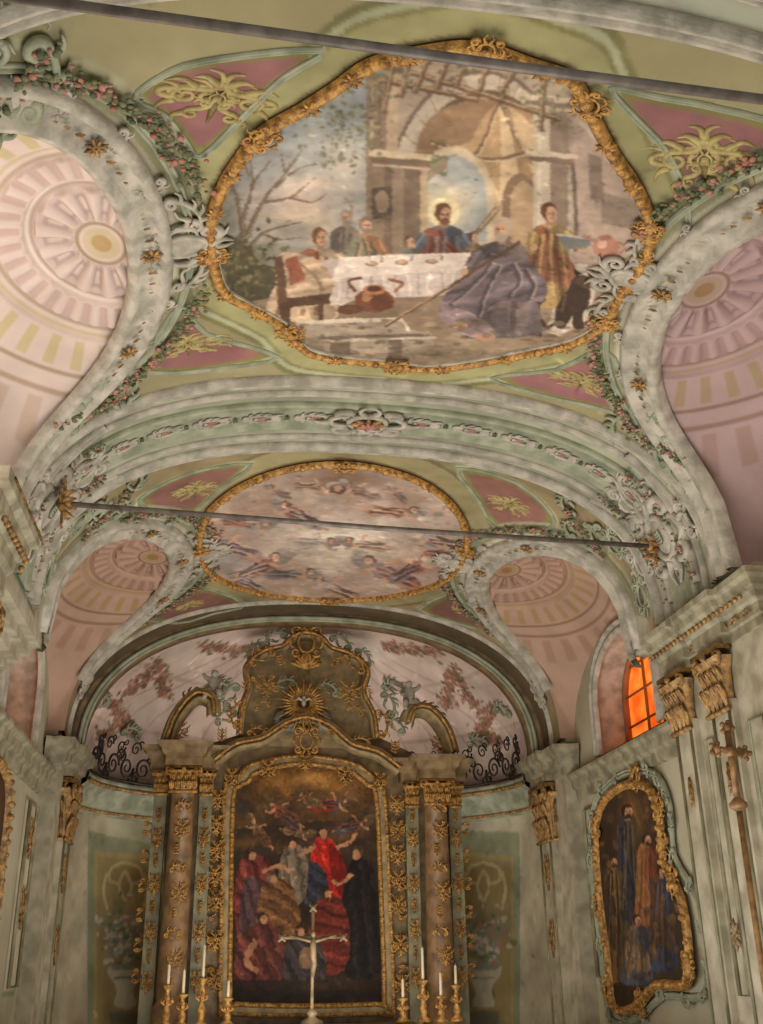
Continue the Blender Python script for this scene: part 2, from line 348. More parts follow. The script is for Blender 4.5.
def O_leaf():
    L=[(np.array([(0,-.5),(0,0),(0,.6)]),[.08,.1,.03])]
    for y in (-.35,-.1,.15,.38): L.append((smooth([(0,y),(.25,y+.1),(.38-.1*y,y+.32)],4),[.09,.02]))
    return mirror(L)
def O_rose():
    L=[]
    for i in range(8):
        a=i*pi/4; L.append((np.array([(.15*math.cos(a),.15*math.sin(a)),(.5*math.cos(a),.5*math.sin(a)),(.85*math.cos(a),.85*math.sin(a))]),[.08,.17,.03]))
    L.append((arc(0,0,.2,.2,0,2*pi),[.09,.09])); return L
def O_acan():
    L=[(np.concatenate([smooth([(0,-.6),(.15,-.3),(.45,-.25)],5),spiral(.55,0,.25,-1.2,1.3,1)]),[.09,.04]),(np.concatenate([smooth([(0,-.1),(.1,.3),(.3,.45)],5),spiral(.33,.62,.16,-1.4,1.2,1)]),[.08,.03]),
       (smooth([(0,.1),(0,.5),(0,.9)],4),[.11,.02]),(smooth([(.4,-.3),(.7,-.5),(.95,-.4)],4),[.09,.02]),(smooth([(.7,.2),(.9,.35),(1,.6)],4),[.09,.02]),
       (smooth([(.05,-.45),(.3,-.65),(.5,-.6)],4),[.1,.02]),(smooth([(.1,.1),(.3,.1),(.35,.25)],4),[.09,.02]),(smooth([(.2,-.2),(.3,0),(.2,.1)],4),[.08,.02]),(smooth([(0,-.6),(.1,-.85),(.3,-.9)],4),[.09,.02]),(smooth([(.45,.6),(.65,.75),(.6,.92)],4),[.08,.02])]
    return mirror(L)
def place(mb,S,u,v,su,sv,orn,rot=0,off=.03,rk=1,k=5,zk=1.0):
    c,s_=math.cos(rot),math.sin(rot); s0=(abs(su)+abs(sv))/2
    for p,r in orn:
        p=np.asarray(p,float); x=p[:,0]*su; y=p[:,1]*sv; uu=u+x*c-y*s_; vv=v+x*s_+y*c
        mb.tube(S.P(uu,vv,off),np.asarray(r)*s0*rk,k)
def shield(mb,S,u,v,su,sv,h,rot=0,off=0):
    c,s_=math.cos(rot),math.sin(rot); V=[]; n=16; rs=(1.0,.85,.6,.3,.02); hs=(0,.6,.85,.97,1)
    for r_,hh in zip(rs,hs):
        for j in range(n):
            a=2*pi*j/n; m_=1+.08*math.cos(4*a); x=su*r_*m_*math.cos(a); y=sv*r_*m_*math.sin(a); V.append(S.P(u+x*c-y*s_,v+x*s_+y*c,off+h*hh))
    mb.add(V,[(i*n+j,i*n+(j+1)%n,(i+1)*n+(j+1)%n,(i+1)*n+j) for i in range(4) for j in range(n)])
def pplace(mb,S,px,py,su,sv,orn,rot=0,off=.03,rk=1,k=5):
    u,v=S.hit(px,py); place(mb,S,u,v,su,sv,orn,rot,off,rk,k)
def strip(mb,S,Q,prof,closed=False,wob=None,off=0):
    Q=np.asarray(Q,float); mb.sweep(S.P(Q[:,0],Q[:,1],off),S.N(Q[:,0],Q[:,1]),prof,closed,wob)
def bead(w,h,k=7): return [(w*math.cos(pi*i/(k-1)),h*math.sin(pi*i/(k-1))) for i in range(k)]
def mould(w,h): return [(-w,0),(-w,h*.5),(-w*.7,h*.55),(-w*.6,h),(-w*.3,h),(-w*.15,h*.45),(w*.2,h*.4),(w*.35,h*.8),(w*.75,h*.75),(w,h*.3),(w,0)]
def resam(Q,step):
    Q=np.asarray(Q); d=np.r_[0,np.cumsum(np.linalg.norm(np.diff(Q,axis=0),axis=1))]; n=max(3,int(d[-1]/step)); t=np.linspace(0,d[-1],n)
    return np.stack([np.interp(t,d,Q[:,0]),np.interp(t,d,Q[:,1])],1)
def gildframe(mb,S,Q,w,h,off,step=.05,leaf=.5):
    Qc=resam(np.vstack([Q,Q[:1]]),step)[:-1]; n=len(Qc)
    strip(mb,S,Qc,bead(w,h),True,off=off)
    P=S.P(Qc[:,0],Qc[:,1],off+h*.7)
    k=max(1,int(w*2.2/step))
    for i in range(0,n,k):
        s=w*(.75+.25*math.sin(i*1.7)); mb.ball(P[i],(s,s,s*.7))
def garland(mbs,S,Q,n,r,off=.05,spread=.08):
    Q=resam(smooth(Q,8),.02); 
    for i in range(n):
        q=Q[random.randrange(len(Q))]; u=q[0]+random.gauss(0,spread); v=q[1]+random.gauss(0,spread); p=S.P(u,v,off+random.random()*.03); s=r*random.uniform(.5,1.2)
        random.choice(mbs).ball(p,(s,s*random.uniform(.5,1.3),s*.6))
# ============================================================ CEILING VAULT
cv=Canvas(VA,-5,5,2,19.1,.02,(150,142,106))
L1,L2,HW,LX=7.8,15.5,2.25,2.5
def uOf(x,y): return 5*2/pi*math.asin(max(-1,min(1,x/va(y))))
cv.poly([(-5,12.2),(5,12.2),(5,19.2),(-5,19.2)],(144,128,94),px=False)
for i in range(110):
    cv.ell(random.uniform(-5,5),random.uniform(2,19),random.uniform(.3,1),random.uniform(.3,.8),random.choice([(140,136,104),(160,150,116),(140,144,116),(156,130,112),(134,122,92)]),.5,px=False,soft=.8)
FR1=[(475,45),(530,62),(572,78),(590,110),(612,150),(634,182),(648,212),(650,240),(641,265),(622,290),(606,320),(575,340),(530,350),(480,360),(430,366),(390,361),(345,357),(307,349),(285,325),(250,305),(224,290),(213,262),(210,225),(220,190),(235,163),(262,130),(300,108),(335,86),(370,62),(420,50)]
FR2=[(345,462),(400,472),(440,492),(463,520),(467,548),(450,575),(415,590),(360,598),(300,597),(250,589),(212,573),(199,548),(206,515),(235,488),(285,468)]
f1=smooth(VA.hits(FR1),4,True); f2=smooth(VA.hits(FR2),4,True)
def scaled(Q,k,kv=None): c=(Q.max(0)+Q.min(0))/2; return c+(Q-c)*np.array([k,kv or k])
cv.poly(scaled(f1,1.24),(120,116,78),px=False); cv.poly(scaled(f1,1.205),(168,170,138),px=False); cv.poly(scaled(f1,1.17),(128,124,82),px=False); cv.poly(scaled(f1,1.15),(158,154,110),px=False); cv.poly(scaled(f1,1.04),(104,90,62),px=False)
cv.poly(scaled(f2,1.22),(118,108,74),px=False); cv.poly(scaled(f2,1.19),(152,142,104),px=False); cv.poly(scaled(f2,1.04),(102,84,58),px=False)
MAU=(146,102,100)
PAN=[[(148,98),(170,80),(205,68),(300,58),(268,82),(238,112),(203,146),(190,135),(172,112)],
     [(134,362),(160,340),(183,314),(203,336),(262,354),(215,364),(170,368)],
     [(630,100),(668,108),(720,118),(775,138),(775,195),(740,208),(695,228),(690,190),(672,150),(650,126)],
     [(508,378),(560,372),(600,356),(616,385),(622,408),(590,402),(545,392)],
     [(148,497),(190,476),(240,468),(215,488),(193,508),(165,508)],
     [(468,474),(515,486),(545,512),(540,524),(500,524),(484,500)],
     [(150,612),(190,590),(235,604),(210,612),(180,620)],
     [(428,610),(470,594),(492,620),(498,632),(462,622)]]
for k,p in enumerate(PAN):
    P=np.array(p,float); c=P.mean(0)
    cv.poly(c+(P-c)*1.3,(166,168,134),sm=3); cv.poly(c+(P-c)*1.18,(128,122,76),sm=2); cv.poly(c+(P-c)*1.0,MAU if k<4 else (134,96,86),sm=2)
def band(y0,y1,col,a=1): cv.poly([(-5,y0),(5,y0),(5,y1),(-5,y1)],col,a,px=False)
band(10.4,12.15,(156,158,136)); band(10.95,11.6,(112,128,104)); band(3.5,5.1,(154,156,138)); band(3.9,4.6,(116,132,112)); band(2,3.4,(112,130,108))
band(18.3,19.2,(98,84,62))
for i in range(-9,10):
    u=i*.5
    cv.ell(u,11.28,.17,.1,(188,182,162),px=False); cv.ell(u,11.28,.1,.05,(146,98,80),px=False); cv.ell(u,4.25,.17,.12,(192,186,168),px=False)
    cv.ell(u+.25,11.28,.06,.16,(172,170,148),px=False); cv.ell(u+.25,4.25,.06,.2,(172,172,154),px=False)
for L0 in (L1,L2):
    for sd in (-1,1):
        t=np.linspace(0,pi,40); 
        for kk,col in ((1.42,(160,158,130)),(1.36,(114,110,82)),(1.3,(138,136,104)),(1.22,(180,174,154))):
            x=va(L0)-(va(L0)-LX)*np.sin(t)*kk; y=L0+HW*kk**.6*np.cos(t)
            Q=[(sd*uOf(a,b),b) for a,b in zip(x,y)]; cv.poly(Q,col,.85,px=False)
cv.finish(700,.05,.01,0)
def keepv(U,Y):
    x=np.abs(va(Y)*np.sin(U/5*pi/2)); a=va(Y); k=np.ones(U.shape,bool)
    for L0 in (L1,L2): k&=~((((Y-L0)/HW)**2+((a-x)/(a-LX))**2)<1)
    return k
ceiling=canvas_obj('ceiling',cv,PAINT,us=np.linspace(-5,5,400),vs=np.arange(2,19.1,.026),keep=keepv)
tr=MB(); trg=MB(); tgold=MB(); gl=MB(); gf=MB()
us=np.linspace(-5,5,90)
for y,w,h in ((10.42,.09,.1),(10.72,.05,.06),(11.82,.05,.06),(12.1,.09,.1),(5.05,.1,.12),(4.7,.05,.06),(3.75,.05,.06),(3.45,.1,.12),(18.3,.06,.07)):
    strip(tr,VA,np.stack([us,us*0+y],1),mould(w,h))
for y0,w in ((11.27,.32),(4.22,.3)):
    strip(trg,VA,np.stack([us,us*0+y0],1),[(-w,0),(-w,.05),(-w*.85,.07),(-w*.8,.03),(w*.8,.03),(w*.85,.07),(w,.05),(w,0)])
for i in range(-8,9):
    if i==0: continue
    for yy,sg in ((11.27,.14),(4.22,.16)):
        place(tr,VA,i*.55,yy,.24,sg,O_scroll(),off=.05,rk=1.3); place(tr,VA,i*.55,yy,.24,-sg,O_scroll(),off=.05,rk=1.3)
    place(gf,VA,i*.55,11.27,.07,.05,O_rose(),off=.06,rk=1.3)
    place(gl,VA,(i+.5)*.55,11.27,.07,.09,O_leaf(),off=.05,rk=1.3)
shield(tr,VA,0,11.25,.3,.2,.08); place(tr,VA,0,11.25,.5,.34,O_cart(),off=.1,rk=1.2); place(tgold,VA,0,11.25,.24,.2,O_rose(),off=.13); place(gf,VA,0,11.25,.13,.11,O_rose(),off=.16,rk=1.4)
for sd in (-1,1):
    for (u,y,s) in ((4.1,11.3,.66),(4.4,4.3,.6),(3.75,4.3,.55),(4.1,18.2,.3)):
        shield(tr,VA,sd*u,y,s*.55,s*.42,.1); place(tr,VA,sd*u,y,s,s,O_cart(),off=.06,rot=sd*pi/2,rk=1.1); place(trg,VA,sd*u,y,s*.3,s*.3,O_leaf(),off=.12,rot=sd*pi/2,rk=1.3)
    for (u,y,s) in ((3.35,11.3,.42),(4.15,10.5,.36),(4.15,12.15,.36),(3.1,4.3,.4),(3.9,5.2,.4),(4.5,12.5,.3),(4.5,10.3,.3),(3.6,10.25,.3),(3.6,12.4,.3),(3.3,5.1,.35),(4.4,5.3,.3),(3.5,3.5,.4),(2.7,4.9,.3)):
        place(tr if s>.35 else trg,VA,sd*u,y,s,s,O_cart(),off=.04,rot=sd*pi/2,rk=1.0)
    for (u,y,s) in ((2.7,10.2,.35),(2.7,12.35,.3),(3.3,10.1,.35),(3.3,12.6,.3),(2.9,5.6,.4),(3.3,5.75,.35),(2.9,12.9,.25),(3.0,9.8,.3),(2.6,3.2,.4),(1.9,2.9,.35)):
        place(trg,VA,sd*u,y,s,s,O_scroll(),off=.04,rot=sd*1.2,rk=1.1)
    for a_,b_ in (((3.0,10.9),(4.8,10.95)),((3.0,11.7),(4.8,11.7)),((2.6,12.4),(3.6,12.9)),((2.6,10.1),(3.6,9.9)),((3.2,4.8),(4.8,4.9)),((2.7,5.35),(3.6,5.7))):
        garland([gl,gl,gf],VA,[(sd*a_[0],a_[1]),(sd*(a_[0]+b_[0])/2,(a_[1]+b_[1])/2+.1),(sd*b_[0],b_[1])],80,.028,off=.07,spread=.05)
    for yy,dy in ((10.9,-.28),(11.65,.28)):
        uu=np.linspace(2.9,4.9,20); strip(tr,VA,np.stack([sd*uu,yy+dy*(1-(uu-2.9)/2)**2],1),mould(.05,.09))
    for y_,k_ in ((9.95,1),(12.62,-1)):
        uu=np.linspace(3.0,4.9,20); strip(trg,VA,np.stack([sd*uu,y_+k_*.35*((uu-3.0)/1.9)],1),mould(.05,.06))
    for L0 in (L1,L2):
        a=float(va(L0)); t=np.linspace(0,pi,50); kk=1.04
        x=a-(a-LX)*np.sin(t)*kk; y=L0+HW*kk*np.cos(t); Q=np.array([(sd*uOf(p,q),q) for p,q in zip(x,y)])
        strip(tr,VA,Q,[(-.2,-.02),(-.2,.07),(-.14,.11),(-.08,.06),(.08,.05),(.12,.12),(.2,.09),(.22,-.04)])
        kk=1.3; x=a-(a-LX)*np.sin(t)*kk; y=L0+HW*kk**.5*np.cos(t); Q=np.array([(sd*uOf(p,q),q) for p,q in zip(x,y)])[4:-4]
        strip(trg,VA,Q,mould(.04,.04))
        for tt in (.9,1.57,2.25):
            for dt,sz in ((0,.12),(.1,.07),(-.1,.07),(.17,.05),(-.17,.05),(.23,.035),(-.23,.035)):
                x=a-(a-LX)*math.sin(tt+dt)*1.04; y=L0+HW*1.04*math.cos(tt+dt); place(tgold,VA,sd*uOf(x,y),y,sz,sz*1.1,O_leaf() if dt else O_rose(),off=.1,rot=sd*(pi/2-(tt-1.57)))
        cu=sd*uOf(a-(a-LX)*1.25,L0)
        shield(tr,VA,cu,L0,.2,.16,.1); place(tr,VA,cu,L0,.34,.4,O_cart(),off=.05,rot=sd*pi/2,rk=1.15)
        for s2 in (-1,1):
            tt=np.linspace(.45,1.3,8); x=a-(a-LX)*np.sin(tt)*1.42; y=L0+s2*HW*1.12*np.cos(tt); Qg=[(sd*uOf(p,q),q) for p,q in zip(x,y)]
            garland([gl,gl,gf],VA,Qg,190,.028,spread=.045)
            place(tr,VA,cu,L0+s2*.42,.3,.24,O_scroll(),off=.05,rot=sd*pi/2+s2*.5,rk=1.1)
            tt=np.linspace(.35,1.2,10); x=a-(a-LX)*np.sin(tt)*1.14; y=L0+s2*HW*1.06*np.cos(tt)
            for j,(p,q) in enumerate(list(zip(x,y))[::3]): place(tr,VA,sd*uOf(p,q),q,.17,.17,O_scroll(),off=.05,rot=sd*(1.2-j*.3),rk=1.1)
for k,p in enumerate(PAN):
    Q=VA.hits(smooth(p,3,True)); c=Q.mean(0); strip(trg,VA,c+(Q-c)*1.22,mould(.03,.025),True)
tr.build('stucco_ribs',STUC,ceiling); trg.build('painted_mouldings',STUG,ceiling); tgold.build('gilt_drops',GOLDD,ceiling); gl.build('garland_leaves',GREEN,ceiling); gf.build('garland_flowers',PINKM,ceiling)
OCHM=mat('ochre_stucco',(182,166,108),.6,col2=(144,128,78),scale=9)
pa=MB()
for (x,y,su,sv,rot) in ((217,98,.5,.34,.3),(188,345,.5,.26,0),(705,160,.46,.46,-.4),(582,382,.42,.24,0),(195,490,.33,.34,0),(510,505,.33,.34,0),(190,605,.25,.26,0),(465,612,.25,.26,0)):
    pplace(pa,VA,x,y,su*.85,sv*.85,O_acan(),rot,off=.0,rk=1.15); pplace(pa,VA,x,y,su*.3,sv*.3,O_cart(),rot,off=.01,rk=1.2)
    pplace(pa,VA,x,y,su*1.05,sv*.6,O_scroll(),rot+pi,off=-.005,rk=.8)
pa.build('ochre_arabesques',OCHM,ceiling)
def sst(x,w=.02): return 1/(1+np.exp(-np.clip(x/w*4,-40,40)))
for L0,nm in ((L1,'bay1'),(L2,'bay2')):
    for sd in (-1,1):
        s=np.linspace(0,pi,420); t=np.linspace(0,1,200); Sg,Tg=np.meshgrid(s,t); Yr=L0+HW*np.cos(Sg); a=va(Yr); xr=a-(a-LX)*np.sin(Sg); zr=vz(xr,Yr)
        xw=4.55; zw=vzs(Yr)+1.3*np.sin(Sg)
        X=xr+(xw-xr)*Tg; Z=zr+(zw-zr)*Tg+.3*np.sin(pi*Tg)*np.sin(Sg)
        px_=(X-LX-.36)/.82; py_=(Yr-L0)/1.1; rho=np.hypot(px_,py_); th=np.arctan2(py_,px_)
        C=np.zeros(X.shape+(3,)); C[:]=(208,190,180)
        def mx(m,c):
            global C
            C=C*(1-m[...,None])+np.array(c,float)*m[...,None]
        def ring(r0,r1): return sst(rho-r0)*sst(r1-rho)
        c12=np.cos(th*14); c30=np.cos(th*30)
        mx(ring(.30,.68)*sst(c12+.1,.5),(194,176,168)); mx(ring(.36,.62)*sst(c12-.35,.4),(172,152,146)); mx(ring(.41,.57)*sst(c12-.75,.3),(200,184,174))
        mx(ring(.24,.28),(156,138,112)); mx(ring(0,.2),(194,180,150)); mx(ring(0,.11),(176,150,106)); mx(ring(.71,.75),(170,150,138)); mx(ring(.77,.8),(220,206,194))
        mx(ring(.83,1.08)*sst(c30-.1,.6),(190,166,158)); mx(ring(1.1,1.15),(174,154,134)); mx(ring(1.2,1.24),(190,176,142)); mx(ring(1.3,1.62)*sst(c30-.3,.4),(192,176,138)); mx(ring(1.66,1.7),(164,144,122)); mx(ring(1.85,1.9),(172,150,130)); mx(ring(1.95,2.3)*sst(c30-.2,.5),(192,170,154))
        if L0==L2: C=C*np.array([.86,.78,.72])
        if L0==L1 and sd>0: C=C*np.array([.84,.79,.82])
        Z=Z+.03*c12*ring(.3,.68)+.015*c30*ring(.83,1.08)+.05*ring(.69,.8)+.04*ring(1.08,1.26)
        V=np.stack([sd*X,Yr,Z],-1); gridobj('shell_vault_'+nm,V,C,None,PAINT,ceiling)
# ============================================================ FRESCO 1
fr=Canvas(VA,f1[:,0].min()-.05,f1[:,0].max()+.05,f1[:,1].min()-.05,f1[:,1].max()+.05,.0105,(170,158,144))
c=fr
c.poly([(200,30),(420,30),(420,260),(200,310)],(146,154,156))
for (x,y,rx,ry,co_) in ((300,200,60,30,(196,178,164)),(270,160,40,18,(172,174,172)),(330,150,40,25,(174,174,168)),(300,230,60,20,(196,176,150)),(350,185,30,30,(182,176,166)),(260,200,30,20,(178,168,160)),(320,110,40,20,(134,146,150)),(310,180,30,8,(210,196,180)),(285,215,34,7,(208,190,168)),(345,165,22,8,(204,194,180))): c.ell(x,y,rx,ry,co_,.8,soft=.9)
c.poly([(230,262),(262,240),(300,246),(340,236),(372,240),(372,275),(230,280)],(152,146,132),.8,sm=3)
c.poly([(395,60),(560,60),(600,100),(655,200),(655,290),(380,270)],(168,152,134))
c.poly([(575,110),(600,125),(660,215),(655,280),(565,262)],(184,164,150)); c.poly([(600,190),(655,205),(655,232),(602,222)],(158,142,128)); c.poly([(588,150),(602,158),(604,200),(590,196)],(140,124,110)); c.line([(580,120),(622,170),(655,228)],4,(202,186,168))
c.poly(arc(482,200,96,132,-pi,0).tolist()+[(578,250),(386,250)],(118,104,90)); c.poly(arc(482,200,92,128,-pi,0).tolist()+[(574,250),(390,250)],(186,174,156))
for a in np.linspace(-pi+.15,-.15,15): c.line([(482+78*math.cos(a),200+108*math.sin(a)),(482+92*math.cos(a),200+128*math.sin(a))],1.4,(132,116,100),.8)
c.poly(arc(486,198,80,110,-pi,0).tolist()+[(566,250),(406,250)],(112,92,72))
c.poly(arc(487,200,77,106,-pi,0).tolist()+[(564,250),(410,250)],(198,170,132))
c.poly([(500,96),(548,130),(562,180),(562,250),(530,250),(520,180)],(168,138,104),sm=3); c.poly([(500,98),(520,180),(500,200),(486,150)],(214,188,150),sm=2); c.poly([(410,190),(420,130),(450,104),(498,98),(470,140),(440,150)],(150,122,94),sm=3); c.poly([(498,98),(470,140),(444,160),(486,170),(500,190)],(182,152,114),sm=2); c.poly([(508,104),(540,134),(552,176),(532,170)],(206,180,142),sm=2)
for L in ([(500,98),(478,150),(444,188)],[(500,98),(524,150),(556,186)],[(430,140),(490,158),(550,144)]): c.line(L,4,(122,98,78),.9,sm=4); c.line(np.array(L)+1.5,1.6,(218,194,156),.9,sm=4)
c.poly(arc(452,198,42,54,-pi,0).tolist()+[(494,244),(410,244)],(200,184,156)); c.poly(arc(452,198,35,45,-pi,0).tolist()+[(487,240),(417,240)],(160,166,166)); c.ell(455,198,25,16,(206,198,182),.8,soft=.6); c.ell(440,178,12,8,(192,190,182),.7,soft=.6)
c.poly(arc(448,200,34,46,-pi,-pi/2).tolist()+[(448,166),(430,178),(421,200)],(140,120,100),.9)
for i in range(40): c.ell(random.gauss(432,8),random.gauss(162,8),random.uniform(1.5,3.5),2,random.choice([(110,112,80),(140,138,104)]),.7)
c.poly(arc(520,205,18,34,-pi,0).tolist()+[(538,244),(502,244)],(142,116,92)); c.poly(arc(523,207,13,28,-pi,0).tolist()+[(536,244),(510,244)],(186,158,124))
for (x0,x1,y0,y1,co_) in ((366,386,70,252,(138,120,100)),(386,398,70,160,(182,160,134)),(384,420,160,252,(116,100,86)),(392,404,162,252,(140,122,104)),(420,428,160,240,(176,154,128)),(533,550,98,240,(198,184,164)),(550,568,104,240,(146,128,112)),(537,541,100,238,(216,204,182))):
    c.poly([(x0,y0),(x1,y0+2),(x1,y1),(x0,y1)],co_)
for y0,y1,x0,x1,co_ in ((148,154,368,432,(200,182,152)),(155,160,371,430,(118,100,82)),(161,164,372,430,(182,162,134)),(148,153,526,578,(208,194,172)),(154,159,529,575,(130,112,96)),(92,97,522,576,(198,182,160)),(98,102,525,574,(130,114,100)),(103,106,527,573,(186,168,148))): c.poly([(x0,y0),(x1,y0+5),(x1,y1+5),(x0,y1)],co_)
c.poly([(372,186),(392,184),(392,214),(372,218)],(94,82,72)); c.ell(382,200,7,11,(150,132,110)); c.line([(372,80),(372,146)],2,(172,152,126)); c.line([(380,80),(380,146)],1.5,(110,94,78))
for a_,b_ in (((372,60),(560,118)),((378,78),(478,98)),((395,58),(383,112)),((412,54),(400,96)),((430,54),(414,92)),((450,50),(436,88)),((470,52),(455,86)),((492,56),(478,90)),((520,62),(500,92)),((545,72),(540,130))): c.line([a_,b_],6,(112,90,70)); c.line([(a_[0]-1,a_[1]-1.5),(b_[0]-1,b_[1]-1.5)],2,(176,150,120))
for i in range(480):
    x,y=random.choice([(350,118),(362,95),(338,150),(390,72),(345,135),(450,62),(520,82),(550,104),(238,250),(250,275),(330,104),(372,130),(300,115)]); c.ell(x+random.gauss(0,13),y+random.gauss(0,11),random.uniform(1.2,3.4),random.uniform(.8,2),random.choice([(110,112,84),(132,130,100),(92,94,74),(152,146,112)]),.7,rot=random.random()*3)
for pts,w in (([(246,288),(244,250),(240,210),(230,178)],12),([(244,240),(262,200),(285,172)],6),([(242,220),(252,185),(250,158)],5),([(262,200),(290,196),(314,176)],4),([(244,255),(262,232),(302,220)],5),([(285,172),(302,148)],3),([(250,185),(270,158)],3),([(232,185),(222,200)],4),([(290,196),(312,200),(325,192)],2.5),([(275,186),(296,168),(318,162)],2.5),([(262,232),(280,238),(300,236)],2.5),([(250,175),(240,156)],2.5),([(285,172),(280,150)],2)): c.line(pts,w,(112,96,82),sm=4,taper=True); c.line(np.array(pts)+[1.2,0],w*.3,(158,138,116),.8,sm=4,taper=True)
c.poly([(205,250),(235,235),(262,262),(290,270),(300,300),(280,330),(205,290)],(88,82,62),sm=4); c.ell(246,270,28,22,(76,76,56),.8,soft=.8); c.ell(228,220,14,30,(106,102,78),.7,soft=.9)
for i in range(160): c.ell(random.gauss(242,20),random.gauss(268,18),random.uniform(1.5,4),random.uniform(1,2.5),random.choice([(106,104,74),(72,72,52),(130,122,88),(92,80,60)]),.8,rot=random.random()*3)
c.poly([(250,300),(300,292),(420,262),(560,262),(655,262),(655,380),(280,380)],(142,122,100)); c.ell(560,300,60,30,(158,138,116),.8,soft=.7); c.ell(480,345,70,14,(168,150,124),.7,soft=.7); c.ell(380,310,60,10,(120,102,84),.7,soft=.5)
c.poly([(570,262),(600,262),(590,318),(560,335),(545,330)],(200,186,170)); c.poly([(600,262),(650,250),(630,290),(606,318)],(140,120,100)); c.line([(600,256),(650,246)],3,(192,176,158)); c.line([(572,270),(596,270)],2,(160,146,132))
fig(c,346,216,60,(132,122,112),hair=(150,140,126),w=.5,beard=True,hs=.12,look=-1)
fig(c,366,224,62,(166,122,92),hair=(136,116,98),robe2=(128,128,106),arms=((1,22,30),),w=.5,beard=True,hs=.12)
fig(c,320,236,84,(190,168,138),hair=(124,88,62),lean=-.2,w=.52,robe2=(150,98,74),arms=((1,34,26),(-1,-6,36)),hs=.105)
c.line([(345,196),(352,206),(349,216)],2,(150,130,104)); 
fig(c,444,213,78,(106,112,122),hair=(120,84,60),halo=True,w=.6,robe2=(140,88,74),arms=((-1,-32,32),(1,30,34)),beard=True,hs=.125)
fig(c,410,240,36,(124,124,116),hair=(96,76,58),w=.6,hs=.15); fig(c,474,236,38,(140,118,90),hair=(90,68,52),w=.5,hs=.14)
c.line([(476,232),(498,206)],6,(128,110,90)); c.line([(480,226),(500,204)],2.5,(190,168,136))
fig(c,550,212,94,(178,150,98),hair=(104,70,48),robe2=(148,100,76),w=.42,arms=((1,36,26),(-1,-16,34)),hs=.1)
c.poly([(556,232),(588,236),(592,244),(566,248)],(120,124,124)); c.line([(556,233),(588,237)],2,(180,180,174))
TC=(220,208,198)
c.poly([(288,262),(470,252),(482,262),(486,274),(330,288)],(186,172,164)); c.poly([(340,256),(474,251),(478,268),(470,284),(440,290),(400,290),(362,294),(342,304),(328,302),(332,278)],TC)
c.poly([(332,278),(470,268),(472,286),(440,294),(360,298),(330,304)],(200,186,178)); 
for i in range(12): x=338+i*11.5; c.line([(x,276-i*.6),(x+random.uniform(-3,3),288-i*.3),(x+random.uniform(-4,4),299-i*.8)],3,(164,150,146) if i%2 else (230,220,210),.7,sm=3)
for x,y in ((372,262),(402,261),(432,260)): c.ell(x,y,7,2.6,(150,130,116)); c.ell(x,y-.8,4.5,1.5,(198,160,122)); c.line([(x+10,y-1),(x+10,y-7)],2.4,(140,130,116))
c.poly([(276,256),(300,252),(322,262),(334,284),(318,304),(283,304)],(184,160,132),sm=3,fold=(22,1,.16)); c.poly([(285,258),(297,254),(306,278),(290,284)],(150,92,72)); c.line([(300,262),(318,278),(322,300)],3,(134,112,90),.8,sm=3)
c.poly([(278,298),(330,292),(330,302),(290,306),(290,332),(282,332)],(90,68,54)); c.line([(322,298),(320,322)],5,(90,68,54)); c.poly([(274,256),(282,254),(288,300),(279,302)],(104,80,62))
c.ell(374,299,20,12,(128,82,58)); c.ell(382,301,12,8,(104,64,48),.8); c.ell(374,288,11,5,(180,124,86)); c.ell(374,287,7,3,(96,64,50)); c.ell(366,295,5,5,(200,144,104),.8); c.line([(355,290),(348,280),(362,276)],3,(112,72,54),sm=3); c.line([(394,290),(402,282),(388,277)],3,(146,98,72),sm=3); c.ell(350,308,14,5,(104,72,56))
c.poly([(280,322),(400,316),(404,326),(432,332),(436,352),(330,352),(300,340)],(164,150,132)); c.line([(276,324),(402,318),(410,330)],4,(204,192,172)); c.line([(300,338),(430,334)],3,(114,102,88)); c.poly([(330,336),(350,334),(350,354),(330,354)],(110,98,84)); c.poly([(388,336),(402,336),(402,356),(388,356)],(110,98,84)); c.line([(330,340),(436,336)],2.5,(194,180,160))
c.poly([(448,292),(540,284),(546,298),(540,304),(462,306)],(96,74,58)); c.line([(448,293),(540,285)],3,(150,122,98))
for x in (462,512,536): c.line([(x,300),(x+3,336)],7,(82,60,48)); c.line([(x-1,300),(x+2,336)],2,(132,104,82))
fig(c,502,228,108,(112,102,104),hair=(176,164,148),lean=-.02,w=.5,robe2=(136,120,118),arms=((-1,-38,42),),beard=True,hs=.1,look=-1)
c.poly([(484,258),(516,252),(544,278),(542,300),(498,300),(474,322),(442,314),(446,292),(470,274)],(114,102,108),sm=3,fold=(16,.8,.2)); c.poly([(440,304),(478,314),(497,334),(478,338),(446,324)],(136,118,120),sm=3,fold=(18,.6,.18))
for L in ([(492,262),(474,284),(450,304)],[(500,264),(486,290),(478,316)],[(512,262),(520,280),(508,296)],[(524,268),(534,284),(528,298)]): c.line(L,4,(80,70,76),.8,sm=3); c.line(np.array(L)+[3,-1],2.4,(168,152,150),.7,sm=3)
c.line([(385,325),(450,285),(520,240)],3,(104,80,60)); c.line([(385,324),(450,284)],1.2,(176,146,112)); c.ell(486,336,10,4,(184,140,110)); c.ell(460,324,8,3.5,(184,140,110))
c.poly([(554,322),(558,302),(568,288),(574,276),(586,274),(594,282),(590,288),(590,302),(582,314),(586,326),(574,327),(572,314),(564,327)],(72,58,50),sm=3); c.ell(584,280,8,6,(86,70,60)); c.poly([(577,276),(574,266),(582,272)],(62,50,44)); c.poly([(588,274),(590,265),(593,276)],(62,50,44)); c.ell(593,284,4,2.6,(112,90,74)); c.line([(556,322),(546,326),(542,318)],3.5,(72,58,50),sm=3); c.line([(566,292),(562,310)],3,(110,90,74),.8)
